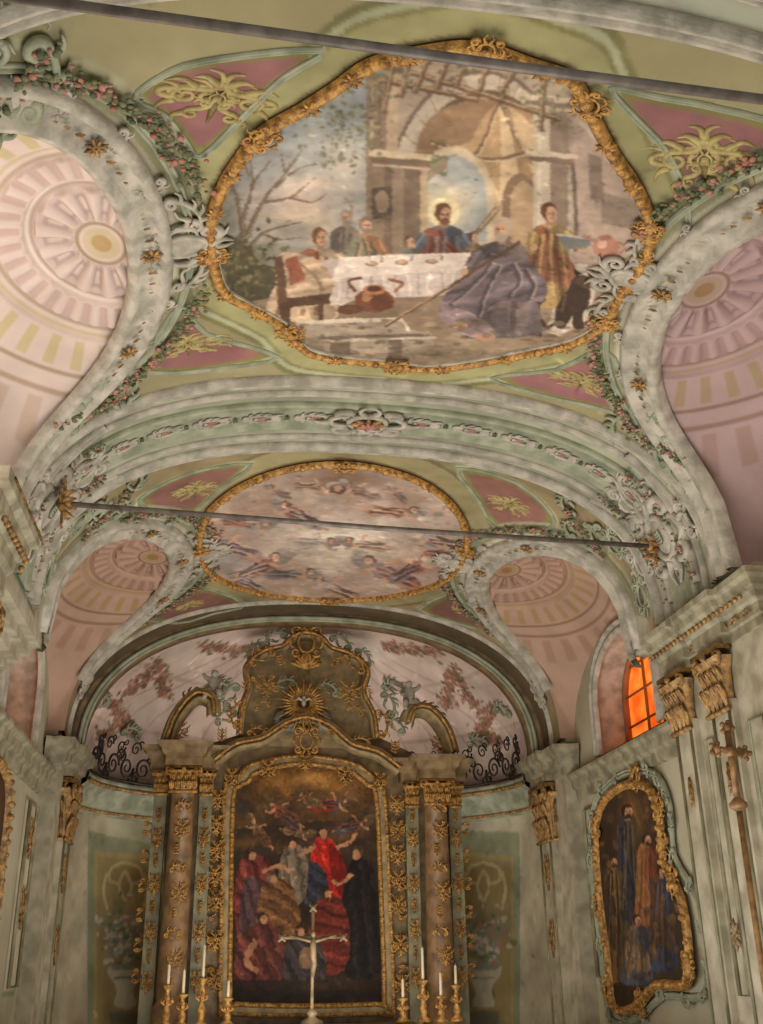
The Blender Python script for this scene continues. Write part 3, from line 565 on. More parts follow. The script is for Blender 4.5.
c.ell(606,246,13,11,(180,128,108)); c.ell(602,242,5,5,(220,180,158),.9); c.line([(596,240),(582,234)],3,(182,134,114),sm=0); c.ell(606,236,7,3,(160,110,92)); c.line([(618,240),(626,246),(618,254)],2.5,(168,116,98),sm=3)
c.ell(430,352,30,6,(110,98,76),.8,soft=.6); c.ell(300,344,26,8,(114,98,78),.8,soft=.6)
for i in range(160): c.ell(random.uniform(260,620),random.uniform(318,362),random.uniform(2,8),random.uniform(1,2.6),random.choice([(110,102,76),(166,150,130),(94,80,66),(140,124,102)]),.5)
c.finish(4600,.016,.01,1); c.tone(.86,(1.02,.99,.96))
fres=canvas_obj('ceiling_fresco',fr,PAINT,off=.02,outline=f1)
fm=MB(); gildframe(fm,VA,f1,.06,.07,.02,.03); 
fm2=MB(); strip(fm2,VA,resam(np.vstack([scaled(f1,.975)[:],scaled(f1,.975)[:1]]),.05)[:-1],bead(.02,.03),True,off=.02)
for (x,y,r) in ((485,44,0),(396,362,pi),(648,225,-pi/2),(212,250,pi/2),(290,328,2.6),(590,98,-.7),(262,132,.8),(605,318,-2.4)): pplace(fm,VA,x,y,.15,.15,O_cart(),r,off=.08,rk=1.2)
for i in range(0,len(f1),5): place(fm,VA,f1[i][0],f1[i][1],.1,.1,O_rose(),random.random()*3,off=.08,rk=1.2)
fm.build('gilt_frame',GOLD,fres); fm2.build('inner_bead',STUC,fres)
# ============================================================ FRESCO 2
fr=Canvas(VA,f2[:,0].min()-.05,f2[:,0].max()+.05,f2[:,1].min()-.05,f2[:,1].max()+.05,.017,(174,150,134)); c=fr
for i in range(150):
    x,y=random.uniform(195,470),random.uniform(462,600); c.ell(x,y,random.uniform(10,30),random.uniform(4,10),random.choice([(194,172,152),(206,186,166),(164,140,128),(182,148,128),(154,142,136),(170,140,118)]),.7,soft=.9)
c.ell(230,560,36,14,(146,140,144),.7,soft=.6); c.ell(410,565,36,12,(158,116,98),.8,soft=.6); c.ell(342,480,44,13,(128,96,74),.85,soft=.6); c.ell(335,545,80,26,(220,202,182),.95,soft=.3); c.ell(340,538,40,16,(240,228,206),.95,soft=.3)
ang=[(292,512,26,(150,104,88),(150,140,138),.3),(252,524,24,(160,146,140),(182,142,116),.5,-1),(226,546,30,(140,130,138),(176,140,126),.1),(266,566,32,(154,108,90),(150,134,134),-.2,-1),(400,512,26,(156,116,100),(180,136,110),.5,-1),(432,540,28,(134,124,124),(184,146,122),-.1),(380,570,34,(140,120,118),(164,112,92),.2),(418,566,26,(148,90,76),(126,116,118),-.3,-1),(328,586,26,(134,116,112),(164,126,106),.2),(298,574,24,(180,152,124),(130,120,126),.4,-1),(448,552,18,(152,126,124),(150,104,86),.3,-1),(356,490,20,(150,108,86),(126,102,90),.1),(318,486,18,(140,104,84),(160,134,114),.4,-1),(222,518,17,(168,144,130),(160,112,94),0),(242,580,20,(130,122,128),(178,150,132),.3),(442,512,15,(180,154,134),(130,120,116),-.3,-1),(275,490,14,(180,150,130),(150,120,110),.2),(395,492,14,(176,146,126),(150,124,116),.5)]
for a_ in ang: angel(c,*a_)
c.ell(338,488,8,5,(100,74,58)); c.ell(338,487,4,3.5,(190,150,120))
for a_ in ((320,542,20,(214,200,182),(186,174,166),.5,-1),(360,544,22,(204,186,164),(176,142,120),-.2)): angel(c,*a_)
for i in range(50):
    x,y=random.uniform(205,460),random.uniform(480,592); c.ell(x,y,random.uniform(8,18),random.uniform(3,6),random.choice([(208,190,172),(194,170,152),(176,156,146)]),.45,soft=.9)
c.finish(3200,.024,.03,1,.13); c.tone(.9)
fres2=canvas_obj('ceiling_fresco.001',fr,PAINT,off=.02,outline=f2)
fm=MB(); gildframe(fm,VA,f2,.06,.07,.02,.04)
for (x,y) in ((345,463),(330,598),(199,548),(467,548)): pplace(fm,VA,x,y,.18,.16,O_cart(),off=.08,rk=1.2)
fm.build('gilt_frame',GOLD,fres2)
# ============================================================ TIE RODS
def rod(name,A_,B_):
    p=empty(name); mb=MB(); A_=np.array(A_); B_=np.array(B_); mb.tube([A_,(A_+B_)/2-[0,0,.02],B_],.032,8); mb.build('rod_bar',RODM,p)
    g=MB()
    for q in (A_,B_):
        sx,y,z=q; d=1 if sx>0 else -1
        for ang in range(4):
            a=ang*pi/2; place(g,PX(sx-.04*d),y-.17*math.sin(a),z+.17*math.cos(a),.12,.18,O_leaf(),a,off=.04,rk=1.3)
        for ang in range(8):
            a=ang*pi/4; g.tube([(sx-.04*d,y,z),(sx-.1*d,y+.12*math.cos(a),z+.12*math.sin(a)),(sx-.2*d,y+.17*math.cos(a),z+.17*math.sin(a))],[.045,.04,.01],5)
        g.ball((sx-.1*d,y,z),.08)
    g.build('rod_anchors',GOLDD,p)
def onZ(px,py,z): d=ray(px,py); return CAM+d*((z-CAM[2])/d[2])
rod('tie_rod',onZ(56,503,6.36),onZ(660,547,6.36))
A_=onZ(60,2.7,6.4); B_=onZ(750,96.3,6.4); D_=(B_-A_)/(B_[0]-A_[0]); rod('tie_rod.001',A_+D_*(-3.8-A_[0]),A_+D_*(3.8-A_[0]))
# ============================================================ WALLS
def capital(mb,O,w,h,n,e):
    z=np.array([0,0,1.])
    def Q(a,b,c_): return O+e*a+n*b+z*c_
    pts=[]
    for zz,ww,dd in ((0,w*.42,.02),(h*.6,w*.45,.06),(h*.82,w*.58,.14)): pts.append([Q(-ww,-.05,zz),Q(-ww,dd,zz),Q(ww,dd,zz),Q(ww,-.05,zz)])
    V=[q for r in pts for q in r]; mb.add(V,[(i*4+j,i*4+j+1,i*4+j+5,i*4+j+4) for i in range(2) for j in range(3)])
    for row,(z0,L,kk) in enumerate(((0,h*.42,5),(h*.28,h*.42,4))):
        for i in range(kk):
            a=(i-(kk-1)/2)*w*.95/kk
            for s_ in (-1,0,1):
                mb.tube([Q(a+s_*w*.02,.03,z0),Q(a+s_*w*.06,.06,z0+L*.5),Q(a+s_*w*.06,.11,z0+L*(.95-.15*abs(s_))),Q(a+s_*w*.05,.14,z0+L*.78)],[w*.03,w*.04,w*.03,w*.012],5)
    for s_ in (-1,1):
        sp_=spiral(0,0,w*.15,pi/2,1.5,s_*-1)
        mb.tube([Q(s_*w*.46+x,.1,h*.78+y) for x,y in sp_],[w*.045,w*.02],6)
        mb.tube([Q(s_*w*.1,.06,h*.4),Q(s_*w*.25,.08,h*.75),Q(s_*w*.42,.1,h*.93)],[.02,.035],5)
    mb.ball(Q(0,.13,h*.88),w*.08)
    zz,ww,dd=h*.92,w*.6,.13
    P=[Q(-ww,-.05,zz),Q(-ww,dd,zz),Q(ww,dd,zz),Q(ww,-.05,zz)]; mb.add(P+[p+z*h*.08 for p in P],[(0,1,2,3),(4,5,6,7),(0,1,5,4),(1,2,6,5),(2,3,7,6)])
    mb.tube([Q(-w*.48,.04,-.03),Q(w*.48,.04,-.03)],.03,6)
WX=4.55
def wall(name,sd):
    S=PX(sd*WX); w=Canvas(S,1.5,19.5,0,8.6,.04,(178,172,148))
    for i in range(90): w.ell(random.uniform(1.5,19.5),random.uniform(0,8),random.uniform(.3,1),random.uniform(.3,1.2),random.choice([(160,158,132),(188,178,156),(168,152,128),(148,142,116)]),.5,px=False,soft=.9)
    for y0,y1,z0,z1 in ((12.9,13.3,1.2,4.0),(16.6,17.6,1.2,4.0),(5.6,9.2,1.2,4.0)):
        w.poly([(y0,z0),(y1,z0),(y1,z1),(y0,z1)],(134,138,110),px=False); w.poly([(y0+.08,z0+.08),(y1-.08,z0+.08),(y1-.08,z1-.08),(y0+.08,z1-.08)],(184,174,150),px=False)
    def keep(U,V):
        k=np.ones(U.shape,bool)
        for yc in (L1-.4,15.2):
            k&=~((np.abs(U-yc)<1.35)&(V>4.65)&(V<5.5+.95*np.sqrt(np.clip(1-((U-yc)/1.35)**2,0,1))))
        return k
    o=canvas_obj(name,w,PAINT,keep=keep); b=MB()
    for yc in (L1-.4,15.2):
        t=np.linspace(0,pi,24); pr=[(yc+1.35,4.65)]+[(yc+1.35*math.cos(a),5.5+.95*math.sin(a)) for a in t]+[(yc-1.35,4.65)]
        V=[(sd*xx,p,q) for xx in (WX,WX+.6) for p,q in pr+[pr[0]]]; n=len(pr)+1
        b.add(V,[(i,i+1,n+i+1,n+i) for i in range(n-1)])
        P_=np.array([(sd*WX,p,q) for p,q in pr]); b.sweep(P_,np.tile([-sd,0,0],(len(P_),1)),mould(.12,.1))
        wn=empty('window_'+str(1+(yc>10)+2*(sd>0)))
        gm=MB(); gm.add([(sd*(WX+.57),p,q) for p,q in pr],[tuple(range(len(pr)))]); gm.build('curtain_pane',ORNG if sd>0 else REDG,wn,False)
        fmb=MB()
        for yy in (yc-.45,yc+.45): fmb.tube([(sd*(WX+.53),yy,4.65),(sd*(WX+.53),yy,6.4)],.025,6)
        for zz in (5.1,5.6,6.05): fmb.tube([(sd*(WX+.53),yc-1.3,zz),(sd*(WX+.53),yc+1.3,zz)],.02,6)
        fmb.tube([(sd*(WX+.53),p,q) for p,q in pr+[pr[0]]],.07,6); fmb.build('glazing_bars',mat('window_bars',(170,100,50),.6),wn)
    b.build('trim_window',STUC,o)
    R_=sd>0
    p=MB(); X=4.0 if R_ else 4.4; YE=12.3
    def bx(x0,x1,y0,y1,z0,z1,m=p): m.box((min(sd*x0,sd*x1),y0,z0),(max(sd*x0,sd*x1),y1,z1))
    bx(X,WX+.02,9.75,YE,0,5.5); bx(3.95,WX+.02,10.05,13.25,5.4,8.4); bx(4.0,WX+.02,2,5.3,0,5.5); bx(3.95,WX+.02,2,5.55,5.4,8.4); bx(4.3,WX+.02,17.75,19.5,0,5.1); bx(4.37,WX+.02,17.75,19.5,5.0,8.4)
    if not R_:
        # corbel carrying the pendentive, and the near pier with its deep entablature
        for k in range(5): bx(3.95+.11*k,WX+.02,10.3+.05*k,13.2-.1*k,5.4-.12*(k+1),5.4-.12*k+.002)
        bx(3.86,WX+.02,8.9,10.0,0,5.55)
    PY_=(10.85,11.88) if R_ else ()
    for y in PY_: bx(X-.07,X,y-.27,y+.27,0,4.2)
    bx(4.22,4.3,18.5,19.3,0,4.0)
    p.build('pier_shafts',MARB,o,False)
    pl=MB(); gg=MB()
    for y in PY_:
        for e in (-.2,.2): pl.tube([(sd*(X-.08),y+e,.2),(sd*(X-.08),y+e,4.1)],.02,6)
    for e in (18.6,19.2): pl.tube([(sd*4.21,e,.2),(sd*4.21,e,3.5)],.025,6)
    PS=PX(sd*X); strip(pl,PS,[(11.25,1.2),(11.48,1.2),(11.48,3.9),(11.25,3.9)],mould(.03,.03),True); strip(pl,PS,[(10.05,1.2),(10.4,1.2),(10.4,3.9),(10.05,3.9)],mould(.03,.03),True)
    for y in PY_: place(gg,PX(sd*(X-.08)),y,3.4,.14,.3,O_leaf(),pi,off=.01,rk=.8)
    PF=PX(sd*(WX-.01))
    for y0,y1,z0,z1 in ((16.9,17.6,1.3,3.9),(12.5,12.85,1.3,3.9)): strip(pl,PF,[(y0,z0),(y1,z0),(y1,z1),(y0,z1)],mould(.04,.04),True)
    for z_ in (3.4,2.4): place(gg,PF,17.25,z_,.2,.35,O_acan(),off=.02,rk=.8)
    for z_ in (3.0,1.9): place(gg,PX(sd*4.21),18.9,z_,.16,.35,O_acan(),off=.01,rk=.9)
    pl.build('shaft_fillets',MGRN,o); gg.build('gilt_drops',GOLDD,o)
    cp_=MB()
    for y in PY_: capital(cp_,np.array([sd*(X-.07),y,4.12]),.58,.68,np.array([-sd,0,0]),np.array([0,1,0]))
    if not R_: capital(cp_,np.array([sd*3.86,9.5,4.0]),.8,.75,np.array([-sd,0,0]),np.array([0,1,0]))
    capital(cp_,np.array([sd*4.22,18.9,3.55]),.85,.95,np.array([-sd,0,0]),np.array([0,1,0])); capital(cp_,np.array([sd*4.4,18.45,3.55]),.4,.95,np.array([0,-1,0]),np.array([1,0,0]))
    cp_.build('gilt_capitals',GOLDD,o)
    ent=[(0,-.5),(.03,-.5),(.03,-.4),(.06,-.38),(.06,-.26),(.1,-.22),(.12,-.16),(.18,-.12),(.2,-.05),(.26,-.02),(.27,.05),(0,.07)]
    co1=MB(); sdn=1 if sd>0 else -1
    if R_:
        xx=X-.07; pts=[(WX,9.7),(WX,9.75),(X,9.75)]
        for y in PY_: pts+= [(X,y-.32),(xx,y-.32),(xx,y+.32),(X,y+.32)]
        pts=pts[:-1]+[(X,YE),(WX,YE),(WX,YE+.1)]
        co1.cornice([(sd*a,b_) for a,b_ in pts],5.3,ent,sdn)
    else:
        co1.cornice([(sd*WX,8.9),(sd*3.86,8.9),(sd*3.86,10.0),(sd*WX,10.0)],5.58,[(a*1.15,b_*1.7) for a,b_ in ent],sdn)
    co1.cornice([(sd*WX,2),(sd*4.0,2),(sd*4.0,5.3),(sd*WX,5.3)],5.3,ent,sdn)
    e2=[(0,-.4),(.06,-.38),(.08,-.25),(.14,-.2),(.16,-.08),(.22,-.03),(.22,.02),(0,.03)]
    co1.cornice([(sd*WX,12.3),(sd*WX,17.75)],4.5,e2,sdn); co1.cornice([(sd*WX,5.3),(sd*WX,9.75)],4.5,e2,sdn)
    e3=[(0,-.45),(.05,-.45),(.05,-.32),(.12,-.28),(.14,-.16),(.22,-.1),(.25,0),(.25,.05),(0,.07)]
    co1.cornice([(sd*WX,17.7),(sd*4.3,17.75),(sd*4.3,18.42),(sd*4.2,18.42),(sd*4.2,19.42),(sd*4.35,19.42)],4.98,e3,sdn)
    co1.build('trim_cornice',MCOR,o,False)
    gd=MB()
    if R_:
        for i in range(24): gd.ball((sd*(X-.2),9.8+i*.11,5.11),(.03,.03,.03))
        for i in range(9): place(gd,PX(sd*(X-.075)),9.95+i*.28,4.96,.12,.08,O_scroll(),off=.01,rk=.9)
    else:
        for i in range(10): gd.ball((sd*3.62,8.95+i*.12,5.3),(.035,.035,.035)); gd.tube([(sd*3.55,8.8,5.64),(sd*3.55,10.3,5.64),(sd*4.5,10.3,5.64)],.02,5)
        for i in range(6): gd.ball((sd*(3.7+i*.14),10.25,5.3),(.035,.035,.035))
    for i in range(6): place(gd,PX(sd*4.16),18.5+i*.16,4.62,.08,.06,O_scroll(),off=.01)
    gd.build('gilt_cornice_beads',GOLDD,o)
    return o
wl=wall('wall_left',-1); wr=wall('wall_right',1)
b=MB(); b.box((-6,-3,-.1),(6,24,0)); b.build('floor',FLOORM,None,False)
b=MB(); b.box((-6,1.5,8.6),(6,24,8.8)); b.build('roof_seal',CASINGM,None,False)  # unseen slab added over the vault to stop world light leaking in
b=MB(); b.box((-6,23.2,0),(6,23.5,8.6)); b.box((-6,19.5,0),(-4.5,23.2,8.6)); b.box((4.5,19.5,0),(6,23.2,8.6)); b.build('back_seal',CASINGM,None,False)  # unseen boxes added behind the apse to shut out world light
b=MB()
for s_ in (-1,1): b.box((min(s_*5.4,s_*5.5),1.5,0),(max(s_*5.4,s_*5.5),19.6,8.6))
b.build('outer_walls',CASINGM,None,False)
# ============================================================ APSE
ac=Canvas(AP,-6.3,6.3,0,7.98,.022,(206,184,170)); c=ac
c.poly([(-6.3,0),(6.3,0),(6.3,4.75),(-6.3,4.75)],(182,174,150),px=False)
for i in range(110): c.ell(random.uniform(-6,6),random.uniform(5,7.8),random.uniform(.2,.8),random.uniform(.2,.5),random.choice([(214,196,184),(190,168,160),(204,180,172),(186,166,154),(198,186,172)]),.6,px=False,soft=.9)
for i in range(60): c.ell(random.uniform(-6,6),random.uniform(0,4.7),random.uniform(.2,.6),random.uniform(.3,.9),random.choice([(160,158,132),(190,180,156),(168,152,128),(150,144,118)]),.6,px=False,soft=.9)
for u in np.arange(-5.6,5.7,.8): c.line([(u,4.9),(u*.85,6.2),(u*.5,7.4)],.05,(168,146,132),.6,px=False,sm=4)
for z_ in (5.9,6.9): c.line([(-6,z_),(0,z_),(6,z_)],.06,(174,154,138),.6,px=False)
for x,y,dx,dy in ((158,660,-36,36),(200,645,56,2),(385,645,60,4),(452,666,30,46),(112,700,20,30),(492,706,-14,30),(160,662,4,34),(450,672,-4,34),(100,735,24,-20),(500,742,-20,-18)):
    for i in range(190):
        t=random.random(); sag=16*t*(1-t); wdt=1.2+2.6*abs(math.sin(t*9)); X_=x+dx*t+random.gauss(0,wdt); Y_=y+dy*t+sag+random.gauss(0,wdt)
        c.ell(X_,Y_,random.uniform(.9,2.4),random.uniform(.7,1.6),random.choice([(112,80,66),(140,98,82),(98,86,62),(156,98,84),(128,116,86),(176,128,110)]),.95,rot=random.random()*3)
for X0,X1 in ((88,162),(448,520)):
    c.poly([(X0,830),(X1,845) if X0<200 else (X1,832),(X1,1060),(X0,1060)],(138,142,114)); c.poly([(X0+6,850),(X1-6,856),(X1-6,1060),(X0+6,1060)],(164,148,102)); c.poly([(X0+9,856),(X1-9,862),(X1-9,1060),(X0+9,1060)],(152,136,94))
    xm=(X0+X1)/2
    for pth in ([(xm,862),(xm-14,868),(xm-16,880),(xm-6,884)],[(xm,862),(xm+14,868),(xm+16,880),(xm+6,884)],[(xm,870),(xm-6,886),(xm,902)],[(xm,870),(xm+6,886),(xm,902)],[(xm-18,872),(xm-22,890),(xm-18,910)],[(xm+18,872),(xm+22,890),(xm+18,910)]): c.line(pth,3.2,(196,178,134),.9,sm=4)
    for i in range(190): c.ell(xm+random.gauss(0,12),938+random.gauss(0,15),random.uniform(1.2,4),random.uniform(1,3),random.choice([(190,182,166),(128,140,138),(168,128,114),(104,114,88),(200,190,172),(146,148,118)]),.9)
    c.poly([(xm-15,966),(xm+15,966),(xm+17,974),(xm+8,990),(xm+11,1006),(xm-11,1006),(xm-8,990),(xm-17,974)],(190,182,162),sm=3); c.ell(xm,967,15,3.5,(138,138,126)); c.line([(xm-12,978),(xm+12,978)],2,(130,126,110)); c.poly([(xm-16,1012),(xm+16,1012),(xm+12,1060),(xm-12,1060)],(118,118,96))
c.finish(900,.05,.02,0)
vs=np.concatenate([np.arange(0,4.7,.035),4.75+3.22*np.sin(np.linspace(0,pi/2,200))])
apse=canvas_obj('apse_wall',ac,PAINT,us=np.linspace(-2*pi,2*pi,620),vs=vs)
t=np.linspace(-pi/2,pi/2,50); path=[(AA*math.sin(a),AY+AD*math.cos(a)) for a in t]
m=MB(); m.cornice(path,4.72,[(0,-.55),(.06,-.53),(.06,-.4),(.16,-.34),(.18,-.2),(.3,-.12),(.34,0),(.34,.06),(0,.08)],-1); m.build('trim_apse_cornice',STUG,apse)
g=MB(); g.cornice(path,4.62,[(.3,0),(.37,.02),(.37,.06),(.3,.08)],-1); g.cornice(path,4.2,[(.04,0),(.09,.02),(.09,.06),(.04,.08)],-1)
ir=MB()
for k in range(-11,12):
    u=k*.52
    if abs(u)<2.0: continue
    sg=1 if k%2 else -1
    place(ir,AP,u,5.12,.24,.24,[(spiral(0,0,1,0,1.7,sg,26),[.12,.07]),(spiral(1.05,.9*sg,.6,pi,1.3,-sg,20),[.1,.06]),(spiral(-.8,-.8*sg,.5,pi/2,1.3,sg,18),[.1,.06])],off=.3,rk=.9)
    place(ir,AP,u+.2,5.52,.16,.16,[(spiral(0,0,1,0,1.5,-sg,20),[.14,.08]),(spiral(.9,.7,.5,pi,1.3,sg,18),[.12,.06])],off=.3,rk=.9)
ir.tube(AP.P(np.linspace(-6.1,6.1,80),np.full(80,4.83),.32),.025,5)
ir.build('wrought_scrollwork',IRON,apse); g.build('gilt_fillets',GOLDD,apse)
s=MB()
for x,y,r_ in ((98,704,.3),(505,712,-.3),(215,690,.2),(395,690,-.2),(128,735,0),(480,745,0)): pplace(s,AP,x,y,.35,.3,O_scroll(),r_,off=.06,rk=1.1)
s.build('stucco_scrolls',STUG,apse)
m=MB(); q=np.linspace(-5,5,90); A0=VA.P(q,q*0+19.0,0)
inn=lambda y,k:np.stack([A0[:,0]*k,q*0+y,5.1+(A0[:,2]-5.1)*k],1)
m.add(np.concatenate([A0,inn(19.0,.955),inn(19.5,.955),VA.P(q,q*0+19.5,0)]),[(i+90*j,i+1+90*j,i+1+90*(j+1),i+90*(j+1)) for j in range(3) for i in range(89)])
m.build('trim_triumphal_arch',MTAN,ceiling)
m=MB(); m.tube(inn(18.98,.965),.04,6); m.tube(inn(19.02,.95),.03,6); m.build('arch_bead',STUG,ceiling)
# ============================================================ ALTARPIECE
alt=empty('altarpiece'); YA=20.35; A=PY(YA)
def AX(px,py,off=0): return A.px(px,py,off)
b=MB(); out=[(160,1075),(166,752),(205,745),(238,735),(244,720),(374,735),(410,752),(450,760),(458,1075)]
b.extr([AX(x,y,0) for x,y in out],(0,.35,0)); b.build('retable_body',MTAN,alt,False)
b=MB(); b.extr([AX(x,y,.02) for x,y in smooth([(240,745),(240,712),(248,690),(246,668),(264,654),(282,650),(292,640),(305,636),(320,641),(330,652),(348,657),(366,674),(362,696),(372,718),(374,750)],4)],(0,.3,0)); b.build('attic_body',MATT,alt,False)
b=MB(); b2=MB(); b3=MB(); gd=MB()
for cx_,yt in ((184,750),(431,762)):
    xt,zt=A.hit(cx_,yt+45); 
    b.lathe((xt,YA-.45,0),[(.3,0),(.3,.9),(.24,1.0),(.25,1.2),(.24,2.5),(.21,zt),(.24,zt+.03)],20)
    for s_ in (-1,1): b2.box((xt+s_*.42-.12,YA-.25,0),(xt+s_*.42+.12,YA,zt+.1))
    capital(gd,np.array([xt,YA-.62,zt]),.55,.42,np.array([0,-1,0]),np.array([1,0,0])); capital(gd,np.array([xt-.42,YA-.25,zt]),.28,.42,np.array([0,-1,0]),np.array([1,0,0])); capital(gd,np.array([xt+.42,YA-.25,zt]),.28,.42,np.array([0,-1,0]),np.array([1,0,0]))
    b3.cornice([(xt-.6,YA),(xt-.6,YA-.3),(xt-.3,YA-.3),(xt-.3,YA-.75),(xt+.3,YA-.75),(xt+.3,YA-.3),(xt+.6,YA-.3),(xt+.6,YA)],zt+.85,[(0,-.42),(.04,-.42),(.04,-.25),(.1,-.2),(.12,-.12),(.2,-.06),(.22,0),(0,.02)],-1)
    b3.box((xt-.28,YA-.73,zt+.4),(xt+.28,YA,zt+.86))
    for k in range(9): place(gd,PY(YA-.69),xt+.05*math.sin(k*1.9),1.3+k*.36,.16,.2,(O_leaf(),O_acan(),O_scroll())[k%3],off=.0,rk=1.2)
    for s_ in (-1,1):
        for k in range(8): place(gd,PY(YA-.26),xt+s_*.42,1.3+k*.4,.11,.22,O_leaf() if k%2 else O_acan(),off=.02,rk=1.2)
        for k in range(6): place(gd,PY(YA-.1),xt+s_*.66,1.4+k*.5,.13,.26,O_scroll(),s_*1.5,off=.02,rk=1.2)
b.build('marble_columns',MRED,alt); b2.build('side_pilasters',MGRN,alt,False); b3.build('entablature_blocks',MTAN,alt,False)
p=MB(); pg=MB(); pst=MB()
def onA(L,off,n=6): 
    L=smooth(L,n); return np.array([AX(x,y,off) for x,y in L])
def sweepA(mb,L,w,h,off): P=onA(L,off); mb.sweep(P,np.tile([0,-1,0],(len(P),1)),mould(w,h))
for L,w_,h_,o_ in (([(168,748),(178,722),(196,702),(212,706),(214,722)],.14,.5,.25),([(448,758),(440,734),(424,716),(408,716),(402,730)],.14,.5,.25),([(214,764),(236,748),(262,742),(284,728),(305,722),(328,730),(350,748),(376,756),(398,772)],.12,.3,.15),([(240,738),(242,712),(249,690),(247,670),(264,656),(282,651),(292,642),(305,638),(320,643),(330,653),(348,659),(365,674),(361,696),(371,718),(374,742)],.08,.32,.1)):
    sweepA(p,L,w_,h_,o_)
    P=onA(L,o_+h_+.02); pg.tube(P,.035,6)
p.build('curved_pediment',MATT,alt)
for (x,y,s_,r_,o_) in ((305,648,.42,0,O_cart()),(196,706,.34,.4,O_scroll()),(424,720,.34,-.4,O_scroll()),(262,664,.32,.6,O_scroll()),(350,670,.32,-.6,O_scroll()),(240,720,.32,1.4,O_scroll()),(376,728,.32,-1.4,O_scroll()),(305,745,.32,0,O_cart()),(266,690,.26,0,O_acan()),(347,696,.26,0,O_acan()),(222,740,.24,0,O_leaf()),(392,752,.24,0,O_leaf()),(280,666,.24,.4,O_leaf()),(333,668,.24,-.4,O_leaf()),(256,738,.22,0,O_scroll()),(358,748,.22,0,O_scroll()),(284,730,.2,0,O_leaf()),(330,736,.2,0,O_leaf()),(180,735,.2,0,O_acan()),(436,748,.2,0,O_acan()),(250,690,.2,1.2,O_scroll()),(362,698,.2,-1.2,O_scroll()),(262,712,.2,.4,O_scroll()),(352,716,.2,-.4,O_scroll())):
    pplace(pg,A,x,y,s_,s_,o_,r_,off=.42,rk=1.0)
for (x,y,s_,r_) in ((232,700,.3,1.2),(384,708,.3,-1.2),(226,722,.26,.6),(392,730,.26,-.6),(305,634,.3,0),(275,644,.28,.5),(338,648,.28,-.5),(256,656,.26,.9),(360,662,.26,-.9),(284,690,.26,.4),(326,694,.26,-.4)): pplace(pst,A,x,y,s_,s_,O_scroll(),r_,off=.3,rk=1.3)
shl=[(np.array([(0,-.3),(math.sin(a)*.6,-.3+math.cos(a)*.7),(math.sin(a)*.8,-.3+math.cos(a)*.95)]),[.04,.1,.07]) for a in np.linspace(-1.2,1.2,9)]
pplace(pg,A,305,668,.42,.36,shl,0,off=.35,rk=1.3); pst.build('stucco_volutes',STUG,alt)
gx,gz=A.hit(302,708)
for i in range(36):
    a=i*2*pi/36; L=.6 if i%2 else .42; pg.tube([(gx+.12*math.cos(a),YA-.4,gz+.12*math.sin(a)),(gx+L*math.cos(a),YA-.43,gz+L*math.sin(a))],[.04,.008],4)
pg.build('gilt_ornament',GOLD,alt)
gd.build('gilt_capitals',GOLD,alt)
dv=MB(); dv.ball((gx,YA-.48,gz),(.05,.06,.08))
for s_ in (-1,1): dv.tube([(gx,YA-.48,gz+.03),(gx+s_*.1,YA-.5,gz+.08),(gx+s_*.18,YA-.48,gz+.03)],[.035,.035,.01],5)
dv.ball((gx,YA-.54,gz+.09),.035); dv.build('dove_of_glory',MARB,alt)
cl=MB()
for i in range(46): a=random.uniform(0,2*pi); cl.ball((gx+.5*math.cos(a),YA-.28,gz-.3+.2*math.sin(a)),(.09,.1,.07))
cl.build('stucco_clouds',mat('grey_stucco',(146,142,132),.7,col2=(104,110,112)),alt)
PQ=[(230,1000),(231,900),(233,800),(240,786),(248,782),(258,772),(300,764),(345,770),(362,780),(368,786),(376,796),(381,900),(384,1000),(378,1004),(300,1006),(236,1004)]
B=PY(YA-.12); pq=B.hits(PQ); ap=Canvas(B,pq[:,0].min()-.05,pq[:,0].max()+.05,pq[:,1].min()-.05,pq[:,1].max()+.05,.011,(54,40,30)); c=ap
c.poly([(225,755),(390,755),(390,815),(225,830)],(96,66,36)); c.ell(312,786,54,16,(164,114,56),.9,soft=.5); c.ell(305,780,28,8,(206,152,82),.8,soft=.4)
for i in range(80): c.ell(random.uniform(230,385),random.uniform(785,860),random.uniform(6,18),random.uniform(4,9),random.choice([(90,68,46),(66,54,44),(118,86,54),(58,46,38),(72,64,58)]),.6,soft=.9)
c.ell(300,945,90,95,(44,34,27),.75,soft=.3)
DS=(176,126,92); DH=(54,38,28); DWg=(112,88,64); dk=dict(skin=DS,wing=DWg,ar=1.0)
for a_ in ((278,812,18,(132,66,46),(84,70,66),.2),(336,806,18,(74,70,76),(146,54,40),.3,-1),(256,830,15,(118,86,56),(96,66,50),.5),(358,826,16,(112,68,46),(76,70,72),.1,-1),(306,800,13,(136,110,76),(108,78,56),.1),(300,834,13,(96,82,70),(136,100,68),.6,-1)): angel(c,*a_,**dk)
c.poly([(316,838),(332,840),(342,858),(346,884),(338,900),(322,898),(312,880),(310,858)],(168,42,32),sm=3,fold=(30,.4,.22)); c.poly([(330,842),(344,862),(350,890),(340,896),(330,870)],(112,28,24),sm=3); c.poly([(306,862),(322,868),(328,890),(314,910),(300,892)],(52,52,62),sm=3,fold=(30,.9,.25))
c.ell(322,832,5.5,6.5,DH); c.ell(323,834,4,5,DS); c.line([(316,846),(300,852),(290,846)],4,DS,sm=3); c.line([(336,848),(350,842),(356,832)],4,DS,sm=3)
c.poly([(284,850),(300,846),(308,862),(304,900),(284,906),(278,876)],(112,98,82),sm=3,fold=(30,.2,.25)); c.ell(292,843,4.5,5.5,DH); c.ell(293,845,3.3,4.2,DS); c.line([(298,856),(312,850)],3.5,DS)
